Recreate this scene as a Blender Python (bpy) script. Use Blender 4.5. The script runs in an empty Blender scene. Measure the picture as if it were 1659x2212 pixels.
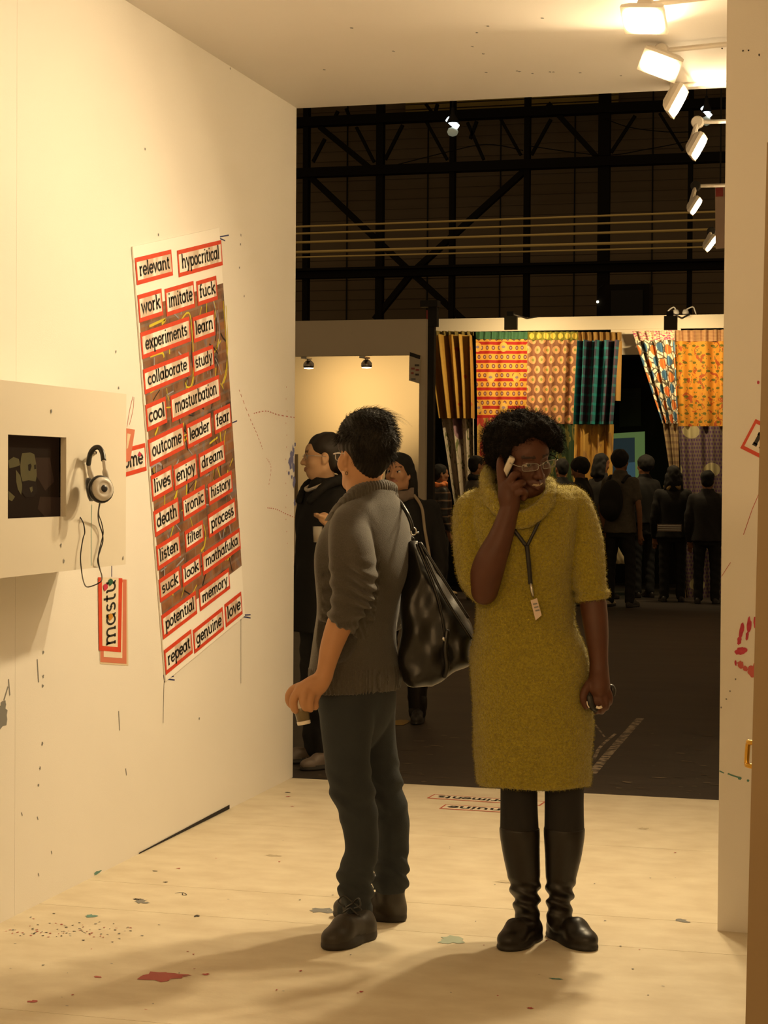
import bpy, math, random
import numpy as np
from mathutils import Matrix, Vector

random.seed(7); RNG = np.random.default_rng(7)
scn = bpy.context.scene
COL = scn.collection
PI = math.pi

# ------------------------------------------------------------------ camera
IW, IH, FPX, CAMZ = 1659.0, 2212.0, 3994.0, 1.5
CXP, CYP = IW / 2, IH / 2
def _n(v): return v / np.linalg.norm(v)
_yd = _n(np.array([(1919 - CXP) / FPX, (CYP - 1037) / FPX, -1.0]))
_xm = np.array([(-13825 - CXP) / FPX, (CYP - 930) / FPX, -1.0])
_xd = _n(-(_xm - _yd * (_xm @ _yd)))
_zd = np.cross(_xd, _yd)
CM = np.stack([_xd, _yd, _zd])            # camera -> world rotation
CP = np.array([0.0, 0.0, CAMZ])
cam_data = bpy.data.cameras.new('camera')
cam_data.sensor_fit = 'VERTICAL'
cam_data.sensor_height = 36.0
cam_data.lens = 36.0 * FPX / IH
cam_data.clip_end = 200
cam = bpy.data.objects.new('camera', cam_data)
COL.objects.link(cam)
cam.matrix_world = Matrix.Translation(CP.tolist()) @ Matrix(CM.tolist()).to_4x4()
scn.camera = cam
def ray(px, py): return CM @ np.array([(px - CXP) / FPX, (CYP - py) / FPX, -1.0])
def onX(px, py, X): d = ray(px, py); return CP + d * (X - CP[0]) / d[0]
def onY(px, py, Y): d = ray(px, py); return CP + d * (Y - CP[1]) / d[1]
def onZ(px, py, Z): d = ray(px, py); return CP + d * (Z - CP[2]) / d[2]

# ------------------------------------------------------------------ world and exposure
world = bpy.data.worlds.new('world'); scn.world = world
world.use_nodes = True
world.node_tree.nodes['Background'].inputs[0].default_value = (1.0, 0.66, 0.32, 1)
world.node_tree.nodes['Background'].inputs[1].default_value = 0.14
scn.view_settings.view_transform = 'Standard'
scn.view_settings.look = 'None'
scn.view_settings.gamma = 1.0
scn.view_settings.use_curve_mapping = False
scn.view_settings.exposure = 0.25
LAMP = (1.0, 0.775, 0.455)
FILL = (1.0, 0.60, 0.24)

# ------------------------------------------------------------------ materials
MATS = {}
def mat(name, col, rough=0.6, col2=None, scale=8.0, amt=0.5, bump=0.0, bscale=60.0, metal=0.0, emit=None, estr=0.0,
        spec=0.5, alpha=1.0, trans=0.0, stretch=(1, 1, 1), sheen=0.0, detail=4.0):
    if name in MATS: return MATS[name]
    m = bpy.data.materials.new(name); m.use_nodes = True
    nt = m.node_tree; N = nt.nodes; Lk = nt.links
    b = N['Principled BSDF']
    b.inputs['Base Color'].default_value = (*col, 1)
    b.inputs['Roughness'].default_value = rough
    b.inputs['Metallic'].default_value = metal
    b.inputs['Specular IOR Level'].default_value = spec
    b.inputs['Alpha'].default_value = alpha
    b.inputs['Transmission Weight'].default_value = trans
    if sheen: b.inputs['Sheen Weight'].default_value = sheen
    if emit is not None:
        b.inputs['Emission Color'].default_value = (*emit, 1); b.inputs['Emission Strength'].default_value = estr
    if col2 is not None or bump:
        tc = N.new('ShaderNodeTexCoord'); mp = N.new('ShaderNodeMapping')
        mp.inputs['Scale'].default_value = stretch
        Lk.new(tc.outputs['Object'], mp.inputs['Vector'])
    if col2 is not None:
        nz = N.new('ShaderNodeTexNoise'); nz.inputs['Scale'].default_value = scale; nz.inputs['Detail'].default_value = detail
        Lk.new(mp.outputs[0], nz.inputs['Vector'])
        rp = N.new('ShaderNodeValToRGB')
        rp.color_ramp.elements[0].position = 0.5 - amt / 2; rp.color_ramp.elements[1].position = 0.5 + amt / 2
        rp.color_ramp.elements[0].color = (*col, 1); rp.color_ramp.elements[1].color = (*col2, 1)
        Lk.new(nz.outputs['Fac'], rp.inputs[0]); Lk.new(rp.outputs[0], b.inputs['Base Color'])
    if bump:
        n2 = N.new('ShaderNodeTexNoise'); n2.inputs['Scale'].default_value = bscale; n2.inputs['Detail'].default_value = 3
        Lk.new(mp.outputs[0], n2.inputs['Vector'])
        bp = N.new('ShaderNodeBump'); bp.inputs['Strength'].default_value = bump; bp.inputs['Distance'].default_value = 0.01
        Lk.new(n2.outputs['Fac'], bp.inputs['Height']); Lk.new(bp.outputs[0], b.inputs['Normal'])
    MATS[name] = m
    return m

# ------------------------------------------------------------------ object helpers
def mesh_obj(name, verts, faces, m, parent=None, smooth=False, uvs=None, loc=None):
    me = bpy.data.meshes.new(name)
    me.from_pydata([tuple(map(float, v)) for v in verts], [], [tuple(map(int, f)) for f in faces])
    if uvs is not None:
        ul = me.uv_layers.new(name='UVMap')
        for lp in me.loops: ul.data[lp.index].uv = uvs[lp.vertex_index]
    if isinstance(m, (list, tuple)):
        for q in m: me.materials.append(q)
    elif m: me.materials.append(m)
    if smooth: me.polygons.foreach_set('use_smooth', [True] * len(me.polygons))
    me.update()
    o = bpy.data.objects.new(name, me); COL.objects.link(o)
    if parent: o.parent = parent
    if loc is not None: o.location = loc
    return o
def empty(name, loc, label=None, cat=None, group=None, rotz=0.0):
    o = bpy.data.objects.new(name, None); COL.objects.link(o)
    o.location = tuple(map(float, loc)); o.rotation_euler = (0, 0, rotz); o.empty_display_size = 0.1
    if label: tag(o, label, cat, group)
    return o
def tag(o, label=None, cat=None, group=None, kind=None):
    if label: o['label'] = label
    if cat: o['category'] = cat
    if group: o['group'] = group
    if kind: o['kind'] = kind
    return o
class MB:
    """collects boxes, tubes and polygons and links them as one mesh"""
    def __init__(s): s.v = []; s.f = []
    def add(s, v, f):
        k = len(s.v); s.v += [tuple(map(float, p)) for p in v]; s.f += [tuple(i + k for i in q) for q in f]; return s
    def box(s, lo, hi):
        x0, y0, z0 = lo; x1, y1, z1 = hi
        return s.add([(x0,y0,z0),(x1,y0,z0),(x1,y1,z0),(x0,y1,z0),(x0,y0,z1),(x1,y0,z1),(x1,y1,z1),(x0,y1,z1)],
                     [(3,2,1,0),(4,5,6,7),(0,1,5,4),(1,2,6,5),(2,3,7,6),(3,0,4,7)])
    def bar(s, a, b, w, d=None, up=(0, 0, 1)):
        a = np.array(a, float); b = np.array(b, float); d = d or w
        t = _n(b - a); u = np.cross(t, np.array(up, float))
        if np.linalg.norm(u) < 1e-4: u = np.cross(t, np.array([1.0, 0, 0]))
        u = _n(u); q = np.cross(u, t)
        c = [(-1,-1),(1,-1),(1,1),(-1,1)]
        v = [p + u * w / 2 * i + q * d / 2 * j for p in (a, b) for i, j in c]
        return s.add(v, [(3,2,1,0),(4,5,6,7),(0,1,5,4),(1,2,6,5),(2,3,7,6),(3,0,4,7)])
    def tube(s, pts, rad, n=8, closed=False):
        P = [np.array(p, float) for p in pts]; m = len(P)
        R = rad if isinstance(rad, (list, tuple, np.ndarray)) else [rad] * m
        v = []; f = []; u = None
        for i in range(m):
            if closed: t = P[(i + 1) % m] - P[i - 1]
            else: t = P[min(i + 1, m - 1)] - P[max(i - 1, 0)]
            t = t / (np.linalg.norm(t) + 1e-12)
            if u is None:
                u = np.cross(t, [0, 0, 1.0])
                if np.linalg.norm(u) < 0.05: u = np.cross(t, [1.0, 0, 0])
            u = _n(u - t * (u @ t)); w = np.cross(t, u)
            for j in range(n):
                a = 2 * PI * j / n; v.append(P[i] + (u * math.cos(a) + w * math.sin(a)) * R[i])
        for i in range(m if closed else m - 1):
            i2 = (i + 1) % m
            for j in range(n):
                j2 = (j + 1) % n; f.append((i * n + j, i * n + j2, i2 * n + j2, i2 * n + j))
        if not closed: f += [tuple(range(n - 1, -1, -1)), tuple((m - 1) * n + j for j in range(n))]
        return s.add(v, f)
    def lathe(s, prof, n=20, M=None):
        v = []; f = []
        for r, z in prof:
            for j in range(n):
                a = 2 * PI * j / n; p = np.array([r * math.cos(a), r * math.sin(a), z])
                v.append(p if M is None else M[:3, :3] @ p + M[:3, 3])
        for i in range(len(prof) - 1):
            for j in range(n):
                j2 = (j + 1) % n; f.append((i * n + j, i * n + j2, (i + 1) * n + j2, (i + 1) * n + j))
        f += [tuple(range(n - 1, -1, -1)), tuple((len(prof) - 1) * n + j for j in range(n))]
        return s.add(v, f)
    def build(s, name, m, parent=None, smooth=False, base=None):
        v = s.v
        if base is not None: v = [tuple(np.array(p) - base) for p in v]
        return mesh_obj(name, v, s.f, m, parent, smooth)
def frame3(o, z, x=None):
    """4x4 with z axis along z"""
    z = _n(np.array(z, float)); x = np.array([1.0, 0, 0]) if x is None else np.array(x, float)
    x = x - z * (x @ z)
    if np.linalg.norm(x) < 1e-4: x = np.array([0, 1.0, 0]) - z * z[1]
    x = _n(x); y = np.cross(z, x)
    M = np.eye(4); M[:3, 0] = x; M[:3, 1] = y; M[:3, 2] = z; M[:3, 3] = o
    return M
def catmull(P, n):
    P = np.array(P, float); m = len(P); out = []
    for i in range(m - 1):
        p0, p1, p2, p3 = P[max(i - 1, 0)], P[i], P[i + 1], P[min(i + 2, m - 1)]
        for j in range(n):
            t = j / n
            out.append(0.5 * (2 * p1 + (p2 - p0) * t + (2 * p0 - 5 * p1 + 4 * p2 - p3) * t * t + (3 * p1 - p0 - 3 * p2 + p3) * t ** 3))
    out.append(P[-1]); return np.array(out)

# ------------------------------------------------------------------ volumes: smooth unions meshed by surface nets
class Vol:
    def __init__(s, lo, hi, h):
        s.h = h; s.lo = np.array(lo, float); n = np.ceil((np.array(hi) - s.lo) / h).astype(int) + 1
        s.n = n; s.D = np.full(n, 1.0, np.float32); s.M = np.zeros(n, np.uint8)
        s.ax = [(s.lo[i] + h * np.arange(n[i])).astype(np.float32) for i in range(3)]
    def reg(s, lo, hi):
        a = np.clip(np.floor((np.array(lo) - s.lo) / s.h).astype(int), 0, s.n)
        b = np.clip(np.ceil((np.array(hi) - s.lo) / s.h).astype(int) + 1, 0, s.n)
        sl = tuple(slice(a[i], b[i]) for i in range(3))
        return sl, s.ax[0][sl[0]][:, None, None], s.ax[1][sl[1]][None, :, None], s.ax[2][sl[2]][None, None, :]
    def comb(s, sl, d, k, m, op='u'):
        o = s.D[sl]
        if o.size == 0: return
        d = np.broadcast_to(d, o.shape).astype(np.float32)
        if op == 'u':
            if m is not None:
                mm = s.M[sl]; mm[d < o] = m
            if k > 0:
                hh = np.maximum(k - np.abs(o - d), 0) / k; r = np.minimum(o, d) - hh * hh * k * 0.25
            else: r = np.minimum(o, d)
        else:
            d = -d
            if k > 0:
                hh = np.maximum(k - np.abs(o - d), 0) / k; r = np.maximum(o, d) + hh * hh * k * 0.25
            else: r = np.maximum(o, d)
            if m is not None:
                mm = s.M[sl]; mm[(d > o) & (d < 0.02)] = m
        s.D[sl] = r
    def cap(s, a, b, ra, rb, k=0.0, m=0, op='u'):
        a = np.array(a, float); b = np.array(b, float); e = max(ra, rb) + k + 3 * s.h
        sl, X, Y, Z = s.reg(np.minimum(a, b) - e, np.maximum(a, b) + e)
        ba = b - a; L2 = float(ba @ ba) + 1e-12
        x, y, z = X - a[0], Y - a[1], Z - a[2]
        t = np.clip((x * ba[0] + y * ba[1] + z * ba[2]) / L2, 0, 1)
        d = np.sqrt((x - t * ba[0]) ** 2 + (y - t * ba[1]) ** 2 + (z - t * ba[2]) ** 2) - (ra + (rb - ra) * t)
        s.comb(sl, d, k, m, op)
    def tube(s, pts, rads, k=0.012, m=0, n=4, op='u'):
        P = np.c_[np.array(pts, float), np.array(rads, float)]
        if len(P) > 2: P = catmull(P, n)
        for i in range(len(P) - 1): s.cap(P[i, :3], P[i + 1, :3], P[i, 3], P[i + 1, 3], k if i == 0 else min(k, 0.006), m, op)
    def ell(s, c, r, R=None, k=0.0, m=0, op='u'):
        c = np.array(c, float); r = np.array(r, float); e = r.max() + k + 3 * s.h
        sl, X, Y, Z = s.reg(c - e, c + e)
        x, y, z = X - c[0], Y - c[1], Z - c[2]
        if R is not None:
            x, y, z = (R[0, 0] * x + R[1, 0] * y + R[2, 0] * z, R[0, 1] * x + R[1, 1] * y + R[2, 1] * z, R[0, 2] * x + R[1, 2] * y + R[2, 2] * z)
        k0 = np.sqrt((x / r[0]) ** 2 + (y / r[1]) ** 2 + (z / r[2]) ** 2)
        k1 = np.sqrt((x / r[0] ** 2) ** 2 + (y / r[1] ** 2) ** 2 + (z / r[2] ** 2) ** 2) + 1e-9
        s.comb(sl, k0 * (k0 - 1) / k1, k, m, op)
    def box(s, c, hsz, R=None, rnd=0.004, k=0.0, m=0, op='u'):
        c = np.array(c, float); hsz = np.array(hsz, float); e = np.linalg.norm(hsz) + k + 3 * s.h
        sl, X, Y, Z = s.reg(c - e, c + e)
        x, y, z = X - c[0], Y - c[1], Z - c[2]
        if R is not None:
            x, y, z = (R[0, 0] * x + R[1, 0] * y + R[2, 0] * z, R[0, 1] * x + R[1, 1] * y + R[2, 1] * z, R[0, 2] * x + R[1, 2] * y + R[2, 2] * z)
        q = [np.abs(a) - b + rnd for a, b in zip((x, y, z), hsz)]
        d = np.sqrt(sum(np.maximum(a, 0) ** 2 for a in q)) + np.minimum(np.maximum(np.maximum(q[0], q[1]), q[2]), 0) - rnd
        s.comb(sl, d, k, m, op)
    def loft(s, rings, th=0.0, k=0.0, m=0, p=2.0, op='u', cut=True):
        """rings: (z, cx, cy, rx, ry) from low z to high z, ellipse axes turned by th"""
        Rg = np.array(sorted(rings), float); Rg = catmull(Rg, 5)
        z0, z1 = Rg[0, 0], Rg[-1, 0]; e = max(Rg[:, 3].max(), Rg[:, 4].max()) + k + 3 * s.h
        sl, X, Y, Z = s.reg((Rg[:, 1].min() - e, Rg[:, 2].min() - e, z0 - k - 3 * s.h), (Rg[:, 1].max() + e, Rg[:, 2].max() + e, z1 + k + 3 * s.h))
        zz = Z.ravel(); it = lambda c: np.interp(zz, Rg[:, 0], Rg[:, c])[None, None, :]
        cx, cy, rx, ry = it(1), it(2), it(3), it(4)
        x0, y0 = X - cx, Y - cy; c_, s_ = math.cos(th), math.sin(th)
        x, y = c_ * x0 + s_ * y0, -s_ * x0 + c_ * y0
        q = ((np.abs(x) / rx) ** p + (np.abs(y) / ry) ** p) ** (1 / p) + 1e-6
        d = (1 - 1 / q) * np.sqrt(x * x + y * y); d = np.where(q < 0.3, -0.5 * np.minimum(rx, ry), d)
        if cut: d = np.maximum(d, np.maximum(z0 - Z, Z - z1))
        s.comb(sl, d, k, m, op)
    def slab(s, poly, y0, t, rnd, k=0.0, m=0):
        """outline poly (x,z) given thickness 2t about y0 with soft edges"""
        P = np.array(poly, float); e = rnd + k + 3 * s.h
        sl, X, Y, Z = s.reg((P[:, 0].min() - e, y0 - t - e, P[:, 1].min() - e), (P[:, 0].max() + e, y0 + t + e, P[:, 1].max() + e))
        x, z = X[:, 0, 0][:, None], Z[0, 0, :][None, :]
        d = np.full((x.size, z.size), 1e9); ins = np.zeros(d.shape, bool)
        for i in range(len(P)):
            a, b = P[i - 1], P[i]; ex, ez = b - a; wx, wz = x - a[0], z - a[1]
            tt = np.clip((wx * ex + wz * ez) / (ex * ex + ez * ez + 1e-12), 0, 1)
            d = np.minimum(d, (wx - ex * tt) ** 2 + (wz - ez * tt) ** 2)
            c = (a[1] > z) != (b[1] > z)
            ins ^= c & (x < (b[0] - a[0]) * (z - a[1]) / (b[1] - a[1] + 1e-12) + a[0])
        d = np.sqrt(d); d = np.where(ins, -d, d)[:, None, :]
        q0 = d + rnd; q1 = np.abs(Y - y0) - t + rnd
        r = np.sqrt(np.maximum(q0, 0) ** 2 + np.maximum(q1, 0) ** 2) + np.minimum(np.maximum(q0, q1), 0) - rnd
        s.comb(sl, r, k, m)
    def disp(s, fn, lo=None, hi=None):
        sl, X, Y, Z = s.reg(s.lo if lo is None else lo, s.lo + s.h * s.n if hi is None else hi)
        o = s.D[sl]; w = np.abs(o) < 0.06
        d = np.broadcast_to(fn(X, Y, Z), o.shape)
        o[w] += d[w].astype(np.float32)
    def below(s, z): # cut away everything under z
        sl, X, Y, Z = s.reg(s.lo, s.lo + s.h * s.n); s.D[sl] = np.maximum(s.D[sl], z - Z)
    def mesh(s, name, mats, parent=None, smooth_it=1):
        D = s.D; D[0] = 1; D[-1] = 1; D[:, 0] = 1; D[:, -1] = 1; D[:, :, 0] = 1; D[:, :, -1] = 1
        ng = D < 0; c = np.zeros(tuple(s.n - 1), np.uint8); O = [(i, j, k) for i in (0, 1) for j in (0, 1) for k in (0, 1)]
        for i, j, k in O: c += ng[i:i + s.n[0] - 1, j:j + s.n[1] - 1, k:k + s.n[2] - 1]
        I = np.nonzero((c > 0) & (c < 8)); nv = len(I[0])
        idx = np.full(tuple(s.n - 1), -1, np.int32); idx[I] = np.arange(nv)
        pos = np.zeros((nv, 3), np.float32); cnt = np.zeros(nv, np.float32)
        dv = {o: D[I[0] + o[0], I[1] + o[1], I[2] + o[2]] for o in O}
        for o in O:
            for a in range(3):
                if o[a] == 0:
                    p = list(o); p[a] = 1; p = tuple(p); da, db = dv[o], dv[p]; mk = (da < 0) != (db < 0)
                    t = np.where(mk, da / (da - db + 1e-20), 0); q = np.array(o, np.float32)[None, :] * mk[:, None]; q[:, a] += t * mk
                    pos += q; cnt += mk
        V = s.lo + s.h * (np.stack(I, 1) + pos / cnt[:, None])
        Q = []
        for a in range(3):
            b, c2 = (a + 1) % 3, (a + 2) % 3
            s0 = [slice(1, -1)] * 3; s1 = [slice(1, -1)] * 3; s0[a] = slice(0, -1); s1[a] = slice(1, None)
            n0, n1 = ng[tuple(s0)], ng[tuple(s1)]
            E_ = np.nonzero(n0 != n1); g = np.stack(E_, 1); off = np.array([1, 1, 1]); off[a] = 0; g = g + off
            fl = n0[E_]
            def cell(db, dc):
                q = g.copy(); q[:, b] += db; q[:, c2] += dc; return idx[q[:, 0], q[:, 1], q[:, 2]]
            q = np.stack([cell(-1, -1), cell(0, -1), cell(0, 0), cell(-1, 0)], 1)
            q[~fl] = q[~fl][:, ::-1]; Q.append(q)
        Q = np.concatenate(Q); Q = Q[(Q >= 0).all(1)]
        for _ in range(smooth_it):
            e = np.concatenate([Q[:, [0, 1]], Q[:, [1, 2]], Q[:, [2, 3]], Q[:, [3, 0]]])
            A = np.zeros((nv, 3)); w = np.bincount(e[:, 0], minlength=nv) + 1e-9
            for i in range(3): A[:, i] = np.bincount(e[:, 0], V[e[:, 1], i], minlength=nv)
            V = V * 0.5 + 0.5 * A / w[:, None]
        mi = s.M[tuple(I)][Q[:, 0]]
        me = bpy.data.meshes.new(name); me.vertices.add(nv); me.vertices.foreach_set('co', V.astype(np.float32).ravel())
        nf = len(Q); me.loops.add(nf * 4); me.polygons.add(nf)
        me.loops.foreach_set('vertex_index', Q.astype(np.int32).ravel())
        me.polygons.foreach_set('loop_start', np.arange(0, nf * 4, 4, dtype=np.int32))
        for q in (mats if isinstance(mats, (list, tuple)) else [mats]): me.materials.append(q)
        me.polygons.foreach_set('material_index', mi.astype(np.int32))
        me.polygons.foreach_set('use_smooth', np.ones(nf, bool))
        me.update(calc_edges=True); me.validate()
        o = bpy.data.objects.new(name, me); COL.objects.link(o)
        if parent: o.parent = parent
        return o
def rot(yaw=0, pitch=0, roll=0):
    """columns: side(left of the person), forward, up for a head that looks along +y at yaw 0; yaw turns left"""
    cy, sy = math.cos(yaw), math.sin(yaw); cp, sp = math.cos(pitch), math.sin(pitch); cr, sr = math.cos(roll), math.sin(roll)
    Rz = np.array([[cy, -sy, 0], [sy, cy, 0], [0, 0, 1]]); Rx = np.array([[1, 0, 0], [0, cp, -sp], [0, sp, cp]]); Ry = np.array([[cr, 0, sr], [0, 1, 0], [-sr, 0, cr]])
    return Rz @ Rx @ Ry
def surf_points(o, n, zmin=-9, seed=1, filt=None):
    """points and normals spread over a mesh's faces"""
    me = o.data; nf = len(me.polygons); r = np.random.default_rng(seed)
    c = np.zeros(nf * 3); me.polygons.foreach_get('center', c); c = c.reshape(-1, 3)
    nn = np.zeros(nf * 3); me.polygons.foreach_get('normal', nn); nn = nn.reshape(-1, 3)
    ok = np.nonzero(c[:, 2] > zmin)[0] if filt is None else np.nonzero(filt(c, nn))[0]
    i = r.choice(ok, n); return c[i] + r.normal(0, 0.0015, (n, 3)), nn[i]
def strands(name, P, Dv, L, w, m, parent, curl=0.0, seg=4, sag=None, seed=2):
    """thin tapered ribbons growing from points P along Dv"""
    r = np.random.default_rng(seed); n = len(P); V = []; Fq = []
    D0 = Dv / (np.linalg.norm(Dv, axis=1, keepdims=True) + 1e-9)
    S = np.cross(D0, r.normal(0, 1, (n, 3))); S /= np.linalg.norm(S, axis=1, keepdims=True) + 1e-9
    T = np.cross(D0, S); Ls = L * r.uniform(0.6, 1.3, n)[:, None]; ph = r.uniform(0, 6.28, n)[:, None]
    rows = []
    for k in range(seg + 1):
        t = k / seg; p = P + D0 * Ls * t
        if curl: a = ph + t * 7.0; p = p + (S * np.cos(a) + T * np.sin(a)) * curl * t
        if sag is not None: p = p + np.array(sag)[None, :] * (t * t) * Ls
        ww = w * (1 - 0.75 * t); rows += [p - S * ww, p + S * ww]
    V = np.stack(rows, 1).reshape(-1, 3); st = 2 * (seg + 1)
    q = np.concatenate([np.array([[2 * k, 2 * k + 1, 2 * k + 3, 2 * k + 2]]) for k in range(seg)])
    Fq = (q[None] + (np.arange(n) * st)[:, None, None]).reshape(-1, 4)
    me = bpy.data.meshes.new(name); me.vertices.add(len(V)); me.vertices.foreach_set('co', V.astype(np.float32).ravel())
    me.loops.add(len(Fq) * 4); me.polygons.add(len(Fq)); me.loops.foreach_set('vertex_index', Fq.astype(np.int32).ravel())
    me.polygons.foreach_set('loop_start', np.arange(0, len(Fq) * 4, 4, dtype=np.int32)); me.materials.append(m)
    me.update(calc_edges=True)
    o = bpy.data.objects.new(name, me); COL.objects.link(o); o.parent = parent; o['kind'] = 'stuff'
    return o
# ------------------------------------------------------------------ shared materials
M_wall = mat('painted_wall', (0.80, 0.76, 0.70), 0.55, (0.84, 0.80, 0.735), 1.5, 0.6, bump=0.05, bscale=180)
M_ceil = mat('painted_ceiling', (0.74, 0.69, 0.64), 0.6, (0.77, 0.72, 0.67), 2, 0.6)
M_floor = mat('booth_floor_board', (0.62, 0.53, 0.38), 0.5, (0.74, 0.66, 0.50), 6, 0.40, bump=0.06, bscale=60, stretch=(1.0, 1.5, 1), detail=9)
M_gap = mat('dark_gap', (0.02, 0.014, 0.01), 0.9)
M_red = mat('red_print', (0.60, 0.045, 0.015), 0.5, (0.68, 0.07, 0.025), 30, 0.6)
M_red2 = mat('faded_red_print', (0.62, 0.19, 0.11), 0.5)
M_paper = mat('white_paper', (0.90, 0.87, 0.82), 0.6)
M_card = mat('card_paper', (0.86, 0.81, 0.74), 0.6, (0.60, 0.47, 0.37), 4.5, 0.12, stretch=(1, 2.2, 0.7), detail=2)
M_ink = mat('black_ink', (0.018, 0.014, 0.012), 0.6)
M_blue = mat('blue_ink', (0.035, 0.045, 0.16), 0.5)
M_pink = mat('pink_ink', (0.52, 0.18, 0.15), 0.6)
M_crim = mat('crimson_paint', (0.45, 0.012, 0.055), 0.5, (0.62, 0.06, 0.10), 60, 0.5)
M_teal = mat('teal_paint', (0.10, 0.26, 0.22), 0.5)
M_grey = mat('grey_paint', (0.20, 0.20, 0.19), 0.6)
M_white = mat('white_enamel', (0.62, 0.58, 0.52), 0.4)
M_black = mat('black_plastic', (0.012, 0.011, 0.010), 0.35)
M_steel = mat('steel', (0.55, 0.53, 0.50), 0.3, metal=1.0)
M_dark = mat('dark_metal', (0.010, 0.008, 0.006), 0.7)
M_brass = mat('brass', (0.62, 0.36, 0.06), 0.28, metal=1.0)

XL, XR, YE, ZC = -2.845, -0.53, 8.72, 3.32
# ------------------------------------------------------------------ booth floor
fl = MB().box((-2.95, -1.2, -0.06), (1.3, YE - 0.01, -0.004)).build('floor', M_gap); tag(fl, kind='structure')
rows = [-1.2, 1.0, 3.4, 4.7, 5.89, 6.29, 7.5, YE]
for a, b in zip(rows[:-1], rows[1:]):
    cuts = [-2.95, 1.3]
    for c, d in zip(cuts[:-1], cuts[1:]):
        MB().box((c + 0.0012, a + 0.0012, -0.004), (d - 0.0012, b - 0.0012, 0.0)).build('floor_panel', M_floor, fl)
# ------------------------------------------------------------------ left wall, ceiling, right wall
wl = MB().box((XL - 0.10, -1.2, 0.0), (XL - 0.004, YE, ZC)).build('wall_left', M_wall); tag(wl, kind='structure')
for a, b in ((-1.2, 5.701), (5.7025, YE + 0.02)):
    MB().box((XL - 0.01, a, 0.0), (XL, b, ZC)).build('wall_panel', M_wall, wl)
ce = MB().box((XL - 0.10, -1.3, ZC), (1.4, YE + 0.03, ZC + 0.09)).build('ceiling', M_ceil); tag(ce, kind='structure')
wr = MB().box((XR, 6.19, 0.0), (XR + 0.62, 9.9, ZC)).build('wall_right', M_wall); tag(wr, kind='structure')
MB().box((XR + 0.004, 8.78, ZC - 0.02), (XR + 0.60, 9.9, ZC + 0.2)).build('wall_cap', M_wall, wr)
wb = MB().box((-2.95, -1.3, 0.0), (1.4, -1.2, ZC)).build('wall_back', M_wall); tag(wb, kind='structure')
ws = MB().box((1.3, -1.2, 0.0), (1.4, 6.19, ZC)).build('wall_side', M_wall); tag(ws, kind='structure')
# long dark slot at the foot of the left wall
a, b = onX(496, 1741, XL + 0.003), onX(300, 1843, XL + 0.003)
mesh_obj('slot', [(a[0], a[1], 0.001), (b[0], b[1], 0.001), (b[0], b[1], 0.006), (a[0], a[1], 0.020)], [(0, 1, 2, 3)], M_gap, wl)

# ------------------------------------------------------------------ marks drawn on wall, panel and floor
def flat_ribbon(name, pts, nrm, w, m, parent):
    """a painted line of width w along 3-D pts lying on a surface with normal nrm"""
    P = np.array(pts, float); nrm = np.array(nrm, float); v = []; f = []
    for i in range(len(P)):
        t = _n(P[min(i + 1, len(P) - 1)] - P[max(i - 1, 0)]); sd = np.cross(nrm, t) * w / 2
        v += [P[i] - sd + nrm * 0.0008, P[i] + sd + nrm * 0.0008]
    for i in range(len(P) - 1): f.append((2 * i, 2 * i + 1, 2 * i + 3, 2 * i + 2))
    return mesh_obj(name, v, f, m, parent)
SPL = [0]
def splat(name, c, nrm, e1, e2, r1, r2, m, parent, rough=0.35, n=14, seed=0):
    r = random.Random(seed); c = np.array(c, float); nrm = np.array(nrm, float); SPL[0] += 1
    v = []
    for i in range(n):
        a = 2 * PI * i / n; q = 1 + r.uniform(-rough, rough)
        v.append(c + np.array(e1) * math.cos(a) * r1 * q + np.array(e2) * math.sin(a) * r2 * q + nrm * (0.0009 + SPL[0] * 4e-6))
    return mesh_obj(name, v, [tuple(range(n))], m, parent)
def wall_line(pix, m=M_blue, w=0.004, X=XL): flat_ribbon('pen_line', [onX(x, y, X) for x, y in pix], (1, 0, 0), w, m, wl)
def wall_dot(x, y, r1, r2, m, sd=0): splat('paint_spot', onX(x, y, XL), (1, 0, 0), (0, 1, 0), (0, 0, 1), r1, r2, m, wl, seed=sd)
for q in ([(472, 512), (494, 508)], [(472, 514), (486, 520)], [(473, 506), (471, 524)], [(288, 545), (312, 539)], [(290, 549), (314, 550)], [(287, 539), (291, 552), (289, 560)],
          [(520, 1329), (541, 1328)], [(520, 1331), (541, 1335)], [(521, 1326), (520, 1340)], [(354, 1463), (375, 1461)], [(354, 1466), (377, 1469)], [(353, 1458), (355, 1474)],
          [(500, 914), (512, 909)], [(241, 1218), (241, 1246)]):
    wall_line(q, M_blue, 0.006)
for q in ([(520, 1338), (520, 1476)], [(354, 1472), (352, 1562)], [(365, 812), (366, 935)], [(414, 860), (414, 935)], [(493, 915), (494, 1040), (503, 1085)]): wall_line(q, M_ink, 0.0035)
for q in ([(80, 1424), (83, 1474)], [(18, 1467), (21, 1502)], [(17, 1483), (8, 1513)], [(12, 1520), (8, 1545)], [(256, 1536), (258, 1578)], [(271, 1660), (273, 1675)]): wall_line(q, M_grey, 0.007)
wall_dot(2, 1548, 0.05, 0.035, M_grey, 3); wall_dot(8, 1523, 0.02, 0.02, M_grey, 4)
for i, (x, y) in enumerate([(93, 1409), (93, 1461), (92, 1482), (86, 1659), (83, 1696), (91, 1607), (430, 1552), (497, 148), (313, 322), (342, 507), (520, 508), (519, 528), (517, 578), (527, 640), (250, 760), (256, 838)]):
    wall_dot(x, y, 0.006, 0.006, M_grey, i)
wall_line([(274, 922), (279, 890), (284, 868), (287, 857)], M_pink, 0.004)
wall_line([(289, 858), (288, 880), (284, 900), (279, 918)], M_pink, 0.004)
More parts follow.
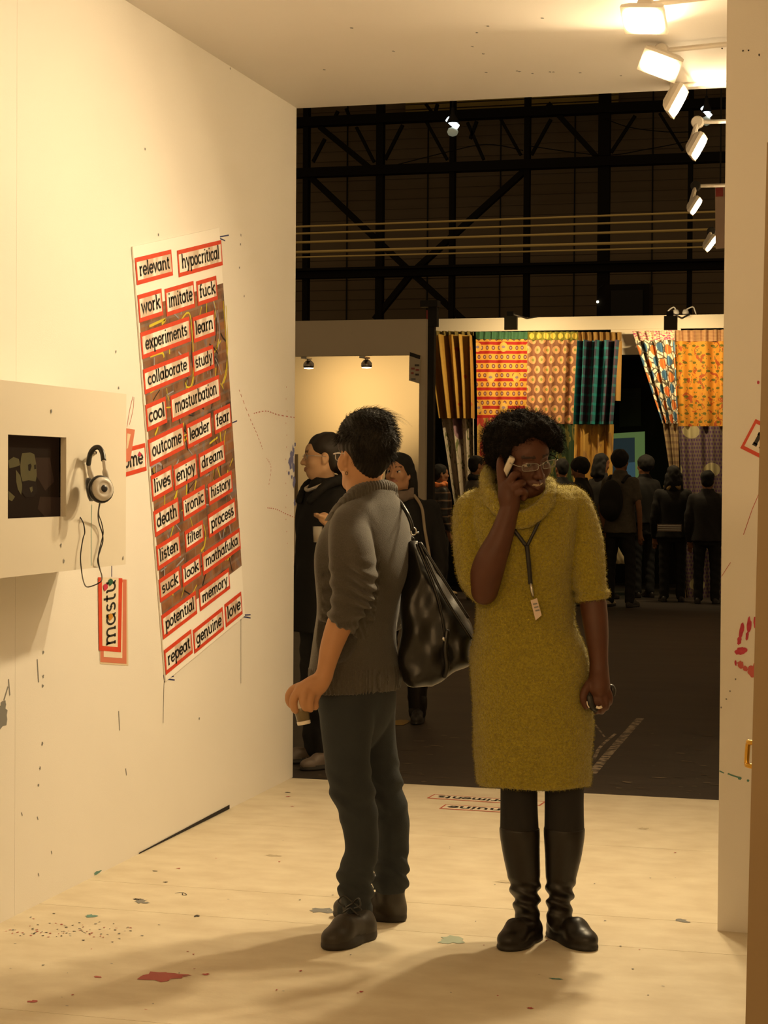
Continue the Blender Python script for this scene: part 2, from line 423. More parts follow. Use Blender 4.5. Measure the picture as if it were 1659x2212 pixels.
for q in ([(548, 893), (575, 888), (600, 896), (636, 902)], [(577, 1097), (596, 1100), (615, 1109), (636, 1118)], [(516, 842), (538, 900), (555, 938), (567, 970)], [(576, 990), (585, 1010), (580, 1050)]):
    P = catmull(np.array(q, float), 9)
    for i in range(0, len(P) - 1, 2): wall_line([P[i], P[i + 1]], M_pink, 0.005)
for i in range(14): wall_dot(619 + random.uniform(-2, 2), 836 + i * 26, 0.003, 0.004, M_pink, i)
for i, (x, y, a, b) in enumerate([(629, 987, 0.02, 0.035), (627, 1000, 0.03, 0.03), (633, 975, 0.015, 0.03), (634, 1010, 0.02, 0.02), (624, 1022, 0.015, 0.012), (635, 1042, 0.02, 0.025), (630, 1030, 0.01, 0.01), (636, 1086, 0.015, 0.02), (637, 960, 0.012, 0.012), (632, 993, 0.012, 0.05)]):
    wall_dot(x, y, a, b, mat('violet_blue_paint', (0.16, 0.17, 0.34), 0.6), i)
wall_dot(210, 1885, 0.03, 0.006, M_teal, 2)
for i, (x, y) in enumerate([(46, 1755), (80, 1764), (82, 1886), (110, 1838)]): wall_line([(x, y), (x + 2, y + 7)], M_grey, 0.005)
for i, (x, y) in enumerate([(1044, 116), (1117, 153), (1122, 154), (1188, 155), (1196, 155), (1050, 156), (1253, 157), (1341, 163), (1172, 39), (1054, 56), (1030, 70), (1526, 174), (1434, 39), (1020, 100), (850, 110), (760, 60), (1150, 158), (700, 150)]):
    splat('paint_spot', onZ(x, y, ZC), (0, 0, -1), (1, 0, 0), (0, 1, 0), 0.006, 0.010, M_grey, ce, seed=i)
for q in ([(1340, 32), (1362, 30)], [(1385, 120), (1455, 117)], [(1452, 125), (1458, 146)]):
    flat_ribbon('pen_line', [onZ(x, y, ZC) for x, y in q], (0, 0, -1), 0.004, M_grey, ce)
# floor spots
def floor_spot(x, y, r1, r2, m, sd=0, ang=0.0):
    e1 = np.array([math.cos(ang), math.sin(ang), 0]); e2 = np.array([-math.sin(ang), math.cos(ang), 0])
    splat('paint_spot', onZ(x, y, 0.0), (0, 0, 1), e1, e2, r1, r2, m, fl, 0.45, 16, sd)
M_redp = mat('red_floor_paint', (0.42, 0.05, 0.04), 0.5)
for i, (x, y, a, b, m) in enumerate([(345, 2110, 0.055, 0.05, M_redp), (372, 2106, 0.05, 0.018, M_redp), (318, 2112, 0.02, 0.02, M_redp), (445, 2105, 0.012, 0.01, M_redp), (212, 2111, 0.012, 0.01, M_redp), (70, 2164, 0.012, 0.012, M_redp),
        (197, 1979, 0.018, 0.02, M_teal), (303, 1947, 0.022, 0.03, M_grey), (298, 1943, 0.018, 0.012, M_ink), (312, 1950, 0.02, 0.012, M_grey), (425, 1979, 0.010, 0.012, M_ink), (357, 1906, 0.008, 0.008, M_ink), (335, 1882, 0.009, 0.006, M_ink), (385, 1876, 0.008, 0.006, M_redp),
        (693, 1967, 0.035, 0.035, M_grey), (710, 1970, 0.03, 0.02, M_grey), (975, 2030, 0.04, 0.05, mat('pale_teal_paint', (0.36, 0.42, 0.33), 0.6)), (960, 2034, 0.02, 0.03, MATS['pale_teal_paint']),
        (1470, 1988, 0.02, 0.02, M_grey), (1480, 1992, 0.015, 0.01, M_grey), (1200, 2115, 0.018, 0.006, M_teal), (780, 2143, 0.006, 0.008, M_redp), (1145, 2178, 0.008, 0.008, M_redp),
        (620, 1712, 0.012, 0.01, M_ink), (622, 1721, 0.01, 0.008, M_redp), (631, 1742, 0.008, 0.006, M_redp), (590, 1848, 0.03, 0.012, mat('tan_stain', (0.52, 0.44, 0.30), 0.6)), (1390, 1790, 0.02, 0.02, MATS['tan_stain']), (1090, 1905, 0.03, 0.03, MATS['tan_stain'])]):
    floor_spot(x, y, a, b, m, i)
for i in range(90):
    x, y = random.gauss(150, 95), random.gauss(2010, 12)
    if 0 < x < 420: floor_spot(x, y, random.uniform(0.002, 0.005), random.uniform(0.002, 0.006), random.choice([M_ink, M_grey, M_redp]), i)
for i in range(60): floor_spot(random.uniform(20, 1500), random.uniform(1800, 2190), random.uniform(0.002, 0.005), random.uniform(0.002, 0.006), random.choice([M_grey, M_redp, M_grey]), i + 200)
flat_ribbon('pen_line', [onZ(x, y, 0) for x, y in catmull([(378, 1930), (392, 1928), (401, 1931), (402, 1934), (395, 1934), (394, 1930)], 4)], (0, 0, 1), 0.004, M_ink, fl)
# marks on the end face of the right wall
YF = 6.19
def end_line(pix, m, w): flat_ribbon('pen_line', [onY(x, y, YF) for x, y in pix], (0, -1, 0), w, m, wr)
def end_spot(x, y, r1, r2, m, sd=0, ang=0.0):
    e1 = np.array([math.cos(ang), 0, math.sin(ang)]); e2 = np.array([-math.sin(ang), 0, math.cos(ang)])
    splat('paint_spot', onY(x, y, YF), (0, -1, 0), e1, e2, r1, r2, m, wr, 0.18, 16, sd)
end_line([(1640, 1065), (1625, 1100), (1606, 1155)], M_redp, 0.002)
end_line([(1578, 1215), (1567, 1232), (1559, 1245)], M_pink, 0.002)
end_spot(1638, 826, 0.004, 0.006, M_crim)
for i, (x, y, a, b, g) in enumerate([(1602, 1361, 0.007, 0.026, -0.16), (1597, 1384, 0.007, 0.014, -0.1), (1618, 1350, 0.007, 0.026, -0.06), (1614, 1373, 0.005, 0.015, -0.1), (1632, 1345, 0.006, 0.022, 0.0), (1599, 1407, 0.017, 0.012, 0.1), (1606, 1404, 0.012, 0.010, 0),
        (1589, 1432, 0.004, 0.010, 0.1), (1600, 1436, 0.010, 0.014, 0.4), (1610, 1444, 0.008, 0.010, 0.5), (1625, 1450, 0.016, 0.018, 0.2), (1632, 1446, 0.010, 0.022, 0.1)]):
    end_spot(x, y, a, b, M_crim if i < 8 else mat('thin_crimson_paint', (0.58, 0.11, 0.10), 0.5), i, g)
end_line([(1554, 1665), (1564, 1670)], M_teal, 0.004); end_line([(1572, 1671), (1585, 1676), (1598, 1680)], M_teal, 0.005)
end_spot(1598, 1681, 0.006, 0.005, M_teal); end_spot(1616, 1686, 0.004, 0.004, M_teal)
for i, (x, y) in enumerate([(1589, 1467), (1577, 1493), (1569, 1510), (1558, 1528), (1560, 105), (1605, 110), (1617, 109), (1640, 120), (1640, 118)]): end_spot(x, y, 0.0025, 0.003, M_grey if i < 4 else M_ink, i)

# ------------------------------------------------------------------ open door beside the camera
def onDoor(x, y): return onY(x, y, 3.2)
d0, d1 = onDoor(1655, 380), onDoor(1610, 2212)
sl = (d1[0] - d0[0]) / (d1[2] - d0[2]); xb = d0[0] + sl * (0.02 - d0[2]); xt = d0[0] + sl * (2.07 - d0[2])
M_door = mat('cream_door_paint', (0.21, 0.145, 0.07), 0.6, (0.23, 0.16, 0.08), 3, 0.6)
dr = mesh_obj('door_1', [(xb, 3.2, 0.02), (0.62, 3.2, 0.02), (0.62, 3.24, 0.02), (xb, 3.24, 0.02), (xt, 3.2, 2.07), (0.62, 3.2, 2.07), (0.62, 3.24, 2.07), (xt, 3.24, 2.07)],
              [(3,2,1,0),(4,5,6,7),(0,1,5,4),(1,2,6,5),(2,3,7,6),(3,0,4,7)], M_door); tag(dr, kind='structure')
h0, h1 = onY(1623, 1606, 3.245), onY(1620, 1656, 3.245)
pts = [h0 + [0.012, 0, 0], h0 + [-0.004, 0.012, 0.0], h0 + [-0.007, 0.02, -0.004], h1 + [-0.007, 0.02, 0.004], h1 + [-0.004, 0.012, 0], h1 + [0.012, 0, 0]]
hd = MB().tube(catmull(pts, 4), 0.0045, 10).build('door_handle', M_brass, dr, True); hd['label'] = 'small brass pull handle'

# ------------------------------------------------------------------ exhibition hall: floor, far wall, roof
M_hfloor = mat('hall_floor', (0.022, 0.015, 0.010), 0.6, (0.044, 0.031, 0.021), 2.0, 0.5, bump=0.10, bscale=25, stretch=(0.5, 2.0, 1), detail=8)
hf = MB().box((-40, YE - 0.01, -0.12), (25, 46, -0.03)).build('floor_hall', M_hfloor); tag(hf, kind='structure')
M_hall = mat('corrugated_hall_wall', (0.25, 0.185, 0.11), 0.8, (0.28, 0.205, 0.125), 1.2, 0.6)
hw = MB()
for i in range(60):
    z = -0.03 + i * 0.25; hw.box((-26, 45.0, z), (8, 45.06, z + 0.225)); hw.box((-26, 45.03, z + 0.225), (8, 45.07, z + 0.25))
hwo = hw.build('wall_hall', M_hall); tag(hwo, kind='structure')
for x in (-13.3, -11.2, -9.35, -7.5, -5.6, -3.6): MB().box((x, 44.97, 4), (x + 0.03, 45.0, 14)).build('wall_seam', M_dark, hwo)
rf = MB()
for i in range(30): rf.box((-26 + 1.15 * i, 40.6 + 0.0, 11.12), (-26 + 1.15 * i + 1.0, 45, 11.18))
for i in range(8): rf.box((onY(876, 225, 44.8)[0], 44.8, 10.40 + i * 0.13), (onY(1336, 215, 44.8)[0], 44.84, 10.40 + i * 0.13 + 0.10))
rfo = rf.build('roof_hall', mat('translucent_roof_sheet', (0.60, 0.45, 0.12), 0.6)); tag(rfo, kind='structure')
# ------------------------------------------------------------------ lettering: slab-serif strokes, x-height 100
def arc(cx, cy, rx, ry, a0, a1, n=12):
    return [(cx + rx * math.cos(math.radians(a0 + (a1 - a0) * i / n)), cy + ry * math.sin(math.radians(a0 + (a1 - a0) * i / n))) for i in range(n + 1)]
def _sf(x, y, w=15): return [(x - w, y), (x + w, y)]
GL = {}
def glyphs():
    bowl = lambda cx: arc(cx, 50, 36, 43, 0, 360, 22)
    GL['a'] = (104, [bowl(44), [(82, 100), (82, 7), (96, 7)], _sf(74, 93, 10)])
    GL['b'] = (106, [bowl(60), [(22, 150), (22, 0)], [(8, 143), (22, 143)]])
    GL['c'] = (88, [arc(48, 50, 38, 43, 42, 318, 18)])
    GL['d'] = (106, [bowl(44), [(82, 150), (82, 7), (96, 7)], [(68, 143), (82, 143)]])
    GL['e'] = (92, [arc(48, 50, 38, 43, 0, 322, 20), [(10, 50), (86, 50)]])
    GL['f'] = (66, [arc(52, 122, 22, 24, 60, 180, 8) + [(30, 7)], _sf(30, 7, 20), [(8, 93), (58, 93)]])
    GL['g'] = (106, [bowl(44), [(82, 100), (82, -10)] + arc(46, -12, 36, 28, 0, -150, 10), [(82, 93), (96, 93)]])
    GL['h'] = (112, [[(22, 150), (22, 7)], [(8, 143), (22, 143)], [(22, 60)] + arc(54, 60, 32, 33, 150, 0, 10) + [(86, 7)], _sf(22, 7), _sf(88, 7)])
    GL['i'] = (48, [[(24, 100), (24, 7)], [(9, 93), (24, 93)], _sf(24, 7), [(24, 128), (24, 146)]])
    GL['j'] = (48, [[(30, 100), (30, -14)] + arc(6, -16, 24, 24, 0, -100, 7), [(14, 93), (30, 93)], [(30, 128), (30, 146)]])
    GL['k'] = (106, [[(22, 150), (22, 7)], [(8, 143), (22, 143)], [(22, 42), (78, 93)], [(42, 60), (86, 7)], _sf(22, 7), _sf(80, 93), _sf(88, 7)])
    GL['l'] = (46, [[(22, 150), (22, 7)], [(7, 143), (22, 143)], _sf(22, 7)])
    GL['m'] = (162, [[(22, 100), (22, 7)], [(8, 93), (22, 93)], [(22, 62)] + arc(50, 64, 28, 29, 150, 0, 9) + [(78, 7)], [(78, 62)] + arc(108, 64, 28, 29, 150, 0, 9) + [(136, 7)], _sf(22, 7, 13), _sf(78, 7, 13), _sf(138, 7, 13)])
    GL['n'] = (112, [[(22, 100), (22, 7)], [(8, 93), (22, 93)], [(22, 60)] + arc(54, 60, 32, 33, 150, 0, 10) + [(86, 7)], _sf(22, 7), _sf(88, 7)])
    GL['o'] = (96, [arc(48, 50, 38, 43, 0, 360, 22)])
    GL['p'] = (106, [bowl(60), [(22, 100), (22, -43)], [(8, 93), (22, 93)], _sf(22, -43)])
    GL['r'] = (76, [[(24, 100), (24, 7)], [(9, 93), (24, 93)], [(24, 58)] + arc(58, 58, 34, 35, 165, 75, 8), _sf(24, 7, 17)])
    GL['s'] = (80, [arc(40, 71, 25, 22, 30, 270, 12) + arc(40, 28, 28, 21, 90, -150, 12)])
    GL['t'] = (66, [[(28, 128), (28, 30)] + arc(50, 29, 22, 22, 180, 300, 7), [(6, 93), (56, 93)]])
    GL['u'] = (112, [[(24, 93), (24, 40)] + arc(55, 40, 31, 33, 180, 340, 10), [(86, 100), (86, 7), (102, 7)], [(8, 93), (24, 93)], [(72, 93), (86, 93)]])
    GL['v'] = (92, [[(14, 93), (46, 7), (78, 93)], _sf(14, 93, 13), _sf(78, 93, 13)])
    GL['w'] = (136, [[(14, 93), (42, 7), (68, 90), (94, 7), (122, 93)], _sf(14, 93, 13), _sf(122, 93, 13)])
    GL['x'] = (96, [[(16, 93), (80, 7)], [(80, 93), (16, 7)], _sf(16, 93, 13), _sf(80, 93, 13), _sf(16, 7, 13), _sf(80, 7, 13)])
    GL['y'] = (92, [[(14, 93), (46, 12)], [(78, 93), (40, -36), (18, -38)], _sf(14, 93, 13), _sf(78, 93, 13)])
    GL['z'] = (88, [[(14, 93), (74, 93), (14, 7), (74, 7)]])
glyphs()
def text_geo(word, sw=25):
    """2-D quads of a word; returns verts, faces, width"""
    V = []; F = []; x = 0
    for ch in word:
        if ch == ' ': x += 60; continue
        w, st = GL[ch]
        for pl in st:
            P = np.array(pl, float) + [x, 0]; n = len(P)
            closed = np.allclose(P[0], P[-1]) and n > 4
            k = len(V)
            for i in range(n):
                if closed: t = P[(i + 1) % (n - 1) if i == n - 1 else i + 1] - (P[i - 1] if i > 0 else P[n - 2])
                else: t = P[min(i + 1, n - 1)] - P[max(i - 1, 0)]
                t = t / (np.linalg.norm(t) + 1e-9); nr = np.array([-t[1], t[0]])
                sc = 1.0
                if not closed and 0 < i < n - 1:
                    t1 = _n(P[i] - P[i - 1]); sc = 1 / max(0.5, abs(t1 @ t))
                V += [P[i] - nr * sw / 2 * sc, P[i] + nr * sw / 2 * sc]
            F += [(k + 2 * i, k + 2 * i + 2, k + 2 * i + 3, k + 2 * i + 1) for i in range(n - 1)]
        x += w
    return np.array(V), F, x
def lettering(parent, word, O, U, Vv, Nn, w, h, m=M_ink, sw=25, lift=0.0006, full=True):
    """word fitted into w x h with lower left corner O; U right, Vv up, Nn out of the surface"""
    V, F, tw = text_geo(word, sw); lo, hi = (-48, 155) if full else (V[:, 1].min(), V[:, 1].max())
    sx, sy = w / tw, h / (hi - lo)
    pts = [O + U * p[0] * sx + Vv * (p[1] - lo) * sy + Nn * lift for p in V]
    return mesh_obj('lettering', pts, F, m, parent)
def plate(name, c4, Nn, t, m, parent=None):
    """flat card with corners c4 (TL,TR,BR,BL) and thickness t"""
    c4 = [np.array(p, float) for p in c4]; Nn = np.array(Nn, float)
    v = c4 + [p + Nn * t for p in c4]
    f = [(4, 7, 6, 5), (0, 1, 2, 3)] + [(i, i + 4, (i + 1) % 4 + 4, (i + 1) % 4) for i in range(4)]
    return mesh_obj(name, v, f, m, parent)
def word_card(name, parent, word, c4, Nn, t=0.0012, border=0.022, mred=None, mpap=None, sw=25, flip=False, lift=0.0, top_level=False):
    TL, TR, BR, BL = [np.array(p, float) + np.array(Nn) * lift for p in c4]; Nn = np.array(Nn, float)
    U = _n(TR - TL); Vv = _n(TL - BL)
    w = np.linalg.norm(TR - TL); h = np.linalg.norm(TL - BL)
    base = None
    if top_level:
        base = empty(name, BL); inv = BL
        TL, TR, BR, BL = TL - inv, TR - inv, BR - inv, BL - inv; parent = base
        cd = plate('red_border', (TL, TR, BR, BL), Nn, t, mred or M_red, base)
    else: cd = plate(name, (TL, TR, BR, BL), Nn, t, mred or M_red, parent)
    b = border * 0.78; bu = border * 0.55; q = [TL + U * bu - Vv * b, TR - U * bu - Vv * b, BR + Vv * b - U * bu, BL + U * bu + Vv * b]
    plate('paper_inset', [p + Nn * t for p in q], Nn, 0.0004, mpap or M_card, base or cd)
    iw, ih = w - 2 * bu, h - 2 * b
    lettering(base or cd, word, q[3] + Nn * (t + 0.0006) + U * iw * 0.05 + Vv * ih * -0.04, U, Vv, Nn, iw * 0.90, ih * 1.05, M_ink, sw)
    return base or cd

# ------------------------------------------------------------------ big poster on the left wall
NX = np.array([1.0, 0, 0])
p_tl, p_tr, p_bl, p_br = onX(283, 533, XL), onX(475, 502, XL), onX(350, 1482, XL), onX(522, 1328, XL)
PU = _n((p_tr - p_tl) + (p_br - p_bl)); PV = np.cross(NX, PU)     # right and up on the sheet
if PV[2] < 0: PV = -PV
PO = p_tl.copy()
def on_sheet(px, py): d = onX(px, py, XL) - PO; return d @ PU, d @ PV
def sheet_pt(u, v, e=0.0): return np.array([XL + e, PO[1], PO[2]]) + PU * u + PV * v - PO * 0
us, vs = zip(*[on_sheet(*p) for p in ((283, 533), (475, 502), (350, 1482), (522, 1328))])
PW, PH = (us[1] + us[3]) / 2, -(vs[2] + vs[3]) / 2
poster = empty('wall_poster', (XL, PO[1], PO[2] - PH), 'tall tilted collage poster of red framed words on cream wall', 'poster')
pb = np.array([XL, PO[1], PO[2] - PH])
def sp(u, v, e): return sheet_pt(u, v, e) - pb
plate('poster_sheet', [sp(0, 0, 0.001), sp(PW, 0, 0.001), sp(PW, -PH, 0.001), sp(0, -PH, 0.001)], NX, 0.006, M_paper, poster)
# printed photograph of a brick wall with hoses
def brick_mat():
    m = bpy.data.materials.new('printed_brick_photo'); m.use_nodes = True; N = m.node_tree.nodes; L = m.node_tree.links; b = N['Principled BSDF']
    tc = N.new('ShaderNodeTexCoord'); br = N.new('ShaderNodeTexBrick'); L.new(tc.outputs['UV'], br.inputs['Vector'])
    br.inputs['Scale'].default_value = 1.0; br.inputs['Brick Width'].default_value = 0.12; br.inputs['Row Height'].default_value = 0.045
    br.inputs['Mortar Size'].default_value = 0.006
    br.inputs['Color1'].default_value = (0.36, 0.14, 0.05, 1); br.inputs['Color2'].default_value = (0.07, 0.045, 0.035, 1); br.inputs['Mortar'].default_value = (0.24, 0.19, 0.16, 1)
    nz = N.new('ShaderNodeTexNoise'); nz.inputs['Scale'].default_value = 9; nz.inputs['Detail'].default_value = 6; L.new(tc.outputs['UV'], nz.inputs['Vector'])
    rp = N.new('ShaderNodeValToRGB'); e = rp.color_ramp.elements
    e[0].position = 0.36; e[0].color = (0.025, 0.018, 0.015, 1); e[1].position = 0.50; e[1].color = (0.25, 0.11, 0.05, 1)
    q = e.new(0.60); q.color = (0.30, 0.15, 0.07, 1); q = e.new(0.66); q.color = (0.20, 0.18, 0.20, 1)
    L.new(nz.outputs['Fac'], rp.inputs[0])
    mx = N.new('ShaderNodeMixRGB'); mx.inputs[0].default_value = 0.55; L.new(br.outputs['Color'], mx.inputs[1]); L.new(rp.outputs[0], mx.inputs[2])
    L.new(mx.outputs[0], b.inputs['Base Color']); b.inputs['Roughness'].default_value = 0.45
    return m
ph = [on_sheet(*p) for p in ((295, 690), (481, 621), (519, 1243), (342, 1330))]
u0, u1 = 0.012, PW; v0, v1 = (ph[1][1] + ph[0][1]) / 2 + 0.03, (ph[2][1] + ph[3][1]) / 2
photo = mesh_obj('brick_photo', [sp(u0, v0, 0.0076), sp(u1, v0, 0.0076), sp(u1, v1, 0.0076), sp(u0, v1, 0.0076)], [(0, 3, 2, 1)], brick_mat(), poster,
                 uvs=[(0, v0 - v1), (u1, v0 - v1), (u1, 0), (0, 0)])
M_hose = mat('printed_yellow_hose', (0.62, 0.50, 0.03), 0.5); M_hose2 = mat('printed_grey_hose', (0.34, 0.32, 0.36), 0.5)
rr = random.Random(11)
hoses = [[(484, 660), (488, 740), (484, 800), (476, 830)], [(478, 650), (482, 700), (487, 790), (479, 828)], [(388, 690), (400, 676), (408, 690), (414, 780), (410, 830), (400, 836), (396, 826)],
         [(466, 670), (470, 720), (467, 755)], [(320, 770), (345, 762), (350, 772)], [(345, 700), (352, 690), (318, 705)], [(330, 940), (336, 925), (344, 880)], [(322, 1010), (336, 1000), (345, 1005)], [(470, 920), (474, 960)],
         [(430, 1190), (437, 1180), (440, 1160)], [(372, 1080), (378, 1062)], [(470, 1150), (474, 1165)], [(362, 765), (362, 745)], [(399, 1040), (398, 1085)]]
for i, h in enumerate(hoses):
    P = catmull([sp(*on_sheet(*q), 0.008) for q in h], 6)
    flat_ribbon('printed_hose', P, (1, 0, 0), 0.008 if i < 4 else 0.011, M_hose if i % 4 != 3 else M_hose2, photo)
for i in range(130):
    u, v = rr.uniform(0.03, PW - 0.04), rr.uniform(v1 + 0.03, v0 - 0.03); a = rr.uniform(0, PI); l = rr.uniform(0.02, 0.06)
    P = [sp(u - math.cos(a) * l, v - math.sin(a) * l, 0.0079), sp(u + rr.uniform(-.01, .01), v, 0.0079), sp(u + math.cos(a) * l, v + math.sin(a) * l, 0.0079)]
    flat_ribbon('printed_hose', P, (1, 0, 0), rr.uniform(0.004, 0.010), rr.choice([M_hose, M_hose, M_hose2, M_hose2, M_ink]), photo)
C2 = lambda x, y: (250 + x / 4.255, 480 + y / 4.255)
C3 = lambda x, y: (250 + x / 4.097, 960 + y / 4.097)
cards = [('relevant', C2, 155, 318, 490, 263, 510, 512, 175, 555), ('hypocritical', C2, 545, 253, 950, 172, 967, 403, 562, 498), ('work', C2, 180, 663, 402, 617, 418, 868, 200, 910),
  ('imitate', C2, 432, 607, 697, 547, 712, 800, 448, 850), ('fuck', C2, 722, 540, 910, 495, 915, 717, 737, 767), ('experiments', C2, 205, 1000, 660, 880, 670, 1110, 225, 1245),
  ('learn', C2, 685, 865, 888, 820, 895, 1050, 700, 1100), ('collaborate', C2, 232, 1330, 655, 1215, 668, 1425, 245, 1565), ('study', C2, 680, 1200, 875, 1125, 890, 1345, 705, 1410),
  ('cool', C2, 255, 1675, 442, 1605, 450, 1850, 268, 1920), ('masturbation', C2, 483, 1590, 930, 1410, 945, 1640, 495, 1830), ('outcome', C2, 275, 1985, 600, 1860, 615, 2100, 290, 2230),
  ('leader', C2, 628, 1855, 853, 1760, 868, 1980, 643, 2070), ('fear', C2, 880, 1740, 1033, 1665, 1045, 1875, 895, 1950),
  ('lives', C3, 290, 270, 475, 190, 488, 415, 305, 500), ('enjoy', C3, 490, 180, 693, 95, 708, 315, 505, 390), ('dream', C3, 715, 70, 940, -20, 955, 175, 725, 275), ('death', C3, 312, 580, 535, 480, 548, 705, 325, 805),
  ('ironic', C3, 565, 465, 770, 360, 783, 565, 583, 670), ('history', C3, 795, 345, 1005, 240, 1022, 425, 810, 530), ('listen', C3, 330, 885, 547, 790, 555, 1000, 350, 1105), ('filter', C3, 588, 770, 750, 670, 765, 850, 605, 955),
  ('process', C3, 795, 605, 1037, 490, 1050, 690, 808, 810), ('suck', C3, 358, 1195, 545, 1080, 555, 1280, 375, 1395), ('look', C3, 563, 1070, 725, 975, 738, 1160, 578, 1260), ('mathafuka', C3, 742, 950, 1080, 755, 1090, 935, 755, 1150),
  ('potential', C3, 380, 1500, 690, 1310, 705, 1510, 398, 1715), ('memory', C3, 717, 1275, 985, 1100, 995, 1280, 728, 1475), ('repeat', C3, 408, 1815, 650, 1640, 665, 1860, 425, 2025), ('genuine', C3, 665, 1640, 930, 1440, 940, 1640, 680, 1850), ('love', C3, 945, 1410, 1095, 1305, 1103, 1500, 960, 1620)]
for c in cards:
    q = [on_sheet(*c[1](c[i], c[i + 1])) for i in (2, 4, 6, 8)]
    ua, ub = (q[0][0] + q[3][0]) / 2, (q[1][0] + q[2][0]) / 2; va, vb = (q[0][1] + q[1][1]) / 2, (q[2][1] + q[3][1]) / 2
    ua = max(ua, 0.002)
    o = word_card('word_card', poster, c[0], [sp(ua, va, 0), sp(ub, va, 0), sp(ub, vb, 0), sp(ua, vb, 0)], NX, lift=0.0084)
    o['label'] = 'red framed paper card lettered ' + c[0]

# ------------------------------------------------------------------ other word stickers
def wall_q(pix): return [onX(x, y, XL + 0.001) for x, y in pix]
def rect_from(TL, TR, BL):
    """rectangle on the wall plane from three corners, squared up"""
    TL, TR, BL = map(np.array, (TL, TR, BL)); return [TL, TR, TR + (BL - TL), BL]
tl, tr, bl = onX(212, 983, XL + 0.001), onX(313, 957, XL + 0.001), onX(216, 1046, XL + 0.001)
s1 = word_card('word_sticker', None, 'outcome', rect_from(tl, tr, bl), NX, top_level=True)
tag(s1, 'red framed word sticker half hidden behind the video box', 'sticker')
plate('paint_dot', [onX(x, y, XL + 0.0035) - np.array(s1.location) for x, y in ((301, 975), (306, 980), (303, 987), (297, 984))], NX, 0.0003, M_crim, s1)
# peeling vertical sticker under the headphones
TLs, TRs, BRs, BLs = onX(213, 1407, XL + 0.002), onX(213, 1247, XL + 0.002), onX(262, 1249, XL + 0.002), onX(260, 1408, XL + 0.002)
un = plate('word_sticker', [onX(x, y, XL + 0.0006) for x, y in ((211, 1250), (275, 1252), (277, 1438), (216, 1434))], NX, 0.0006, mat('sticker_backing', (0.72, 0.60, 0.42), 0.4)); 
tag(un, 'peeling vertical word sticker hanging below the headphones', 'sticker')
q = [onX(x, y, XL + 0.0013) for x, y in ((216, 1250), (273, 1252), (273, 1434), (217, 1430))]
u2 = plate('faded_frame', q, NX, 0.0006, M_red2, un)
q = [onX(x, y, XL + 0.002) for x, y in ((224, 1258), (265, 1258), (264, 1422), (224, 1419))]
plate('paper_inset', q, NX, 0.0004, mat('sticker_paper', (0.78, 0.68, 0.52), 0.5), u2)
q = [onX(x, y, XL + 0.0025) for x, y in ((212, 1247), (264, 1249), (261, 1409), (214, 1405))]
u3 = plate('red_frame', q, NX, 0.0008, M_red, un)
q = [onX(x, y, XL + 0.0034) for x, y in ((220, 1247), (256, 1249), (254, 1398), (221, 1395))]
plate('paper_inset', q, NX, 0.0004, MATS['sticker_paper'], u3)
O_ = onX(250, 1392, XL + 0.0042); U_ = onX(250, 1250, XL + 0.0042) - O_; V_ = onX(226, 1392, XL + 0.0042) - O_
lettering(u3, 'mastu', O_, _n(U_), _n(V_ - _n(U_) * (V_ @ _n(U_))), NX, np.linalg.norm(U_), np.linalg.norm(V_) * 1.08, M_ink, 17, full=False)
for x, y, m in ((227, 1268, M_crim), (238, 1257, mat('green_paint', (0.02, 0.10, 0.05), 0.5)), (238, 1332, mat('orange_paint', (0.55, 0.24, 0.02), 0.5))):
    splat('paint_dot', onX(x, y, XL + 0.0046), NX, (0, 1, 0), (0, 0, 1), 0.02, 0.013, m, u3, 0.2)
# torn strip stuck beside the box
st = plate('torn_sticker', [onX(x, y, XL + 0.003) for x, y in ((271, 925), (291, 928), (281, 995), (268, 1000))], NX, 0.0012, M_red2)
tag(st, 'torn red sticker strip stuck above the half hidden word', 'sticker')
plate('paper_inset', [onX(x, y, XL + 0.0045) for x, y in ((275, 936), (282, 938), (276, 968), (273, 970))], NX, 0.0004, MATS['sticker_backing'], st)
# stickers on the floor, read from the far side
def floor_card(word, pc, lab, wd, sw=25):
    P0, P1 = onZ(*pc[0], 0.0), onZ(*pc[1], 0.0); U = _n(P0 - P1); Vv = np.cross(np.array([0, 0, 1.0]), U); h = wd
    # seen upside down: text runs from right end to left end, its top edge toward the camera
    c = word_card('floor_sticker', None, word, [P1 + Vv * h, P0 + Vv * h, P0, P1], (0, 0, 1), t=0.0005, border=0.016, mpap=mat('floor_sticker_paper', (0.74, 0.66, 0.52), 0.5), mred=mat('worn_red', (0.50, 0.11, 0.06), 0.5), top_level=True, lift=0.0008)
    tag(c, lab, 'sticker')
floor_card('experiments', ((938, 1716), (1180, 1732)), 'long worn word sticker on booth floor by the hall edge', 0.115)
floor_card('genuine', ((962, 1738), (1150, 1749)), 'shorter worn word sticker on booth floor behind the boots', 0.115)
# sticker on the right wall end
E_ = lambda x, y: onY(x, y, YF - 0.001)
tl, bl = E_(1632, 905), E_(1599, 968); Ux = (bl - tl); Vp = -_n(Ux); Up = np.cross(Vp, np.array([0, -1.0, 0])); 
if Up[0] < 0: Up = -Up
s3 = word_card('word_sticker', None, 'imitate', [tl, tl + Up * 0.34, bl + Up * 0.34, bl], (0, -1.0, 0), t=0.001, border=0.016, top_level=True)
tag(s3, 'tilted red framed word sticker on the end of right wall', 'sticker')

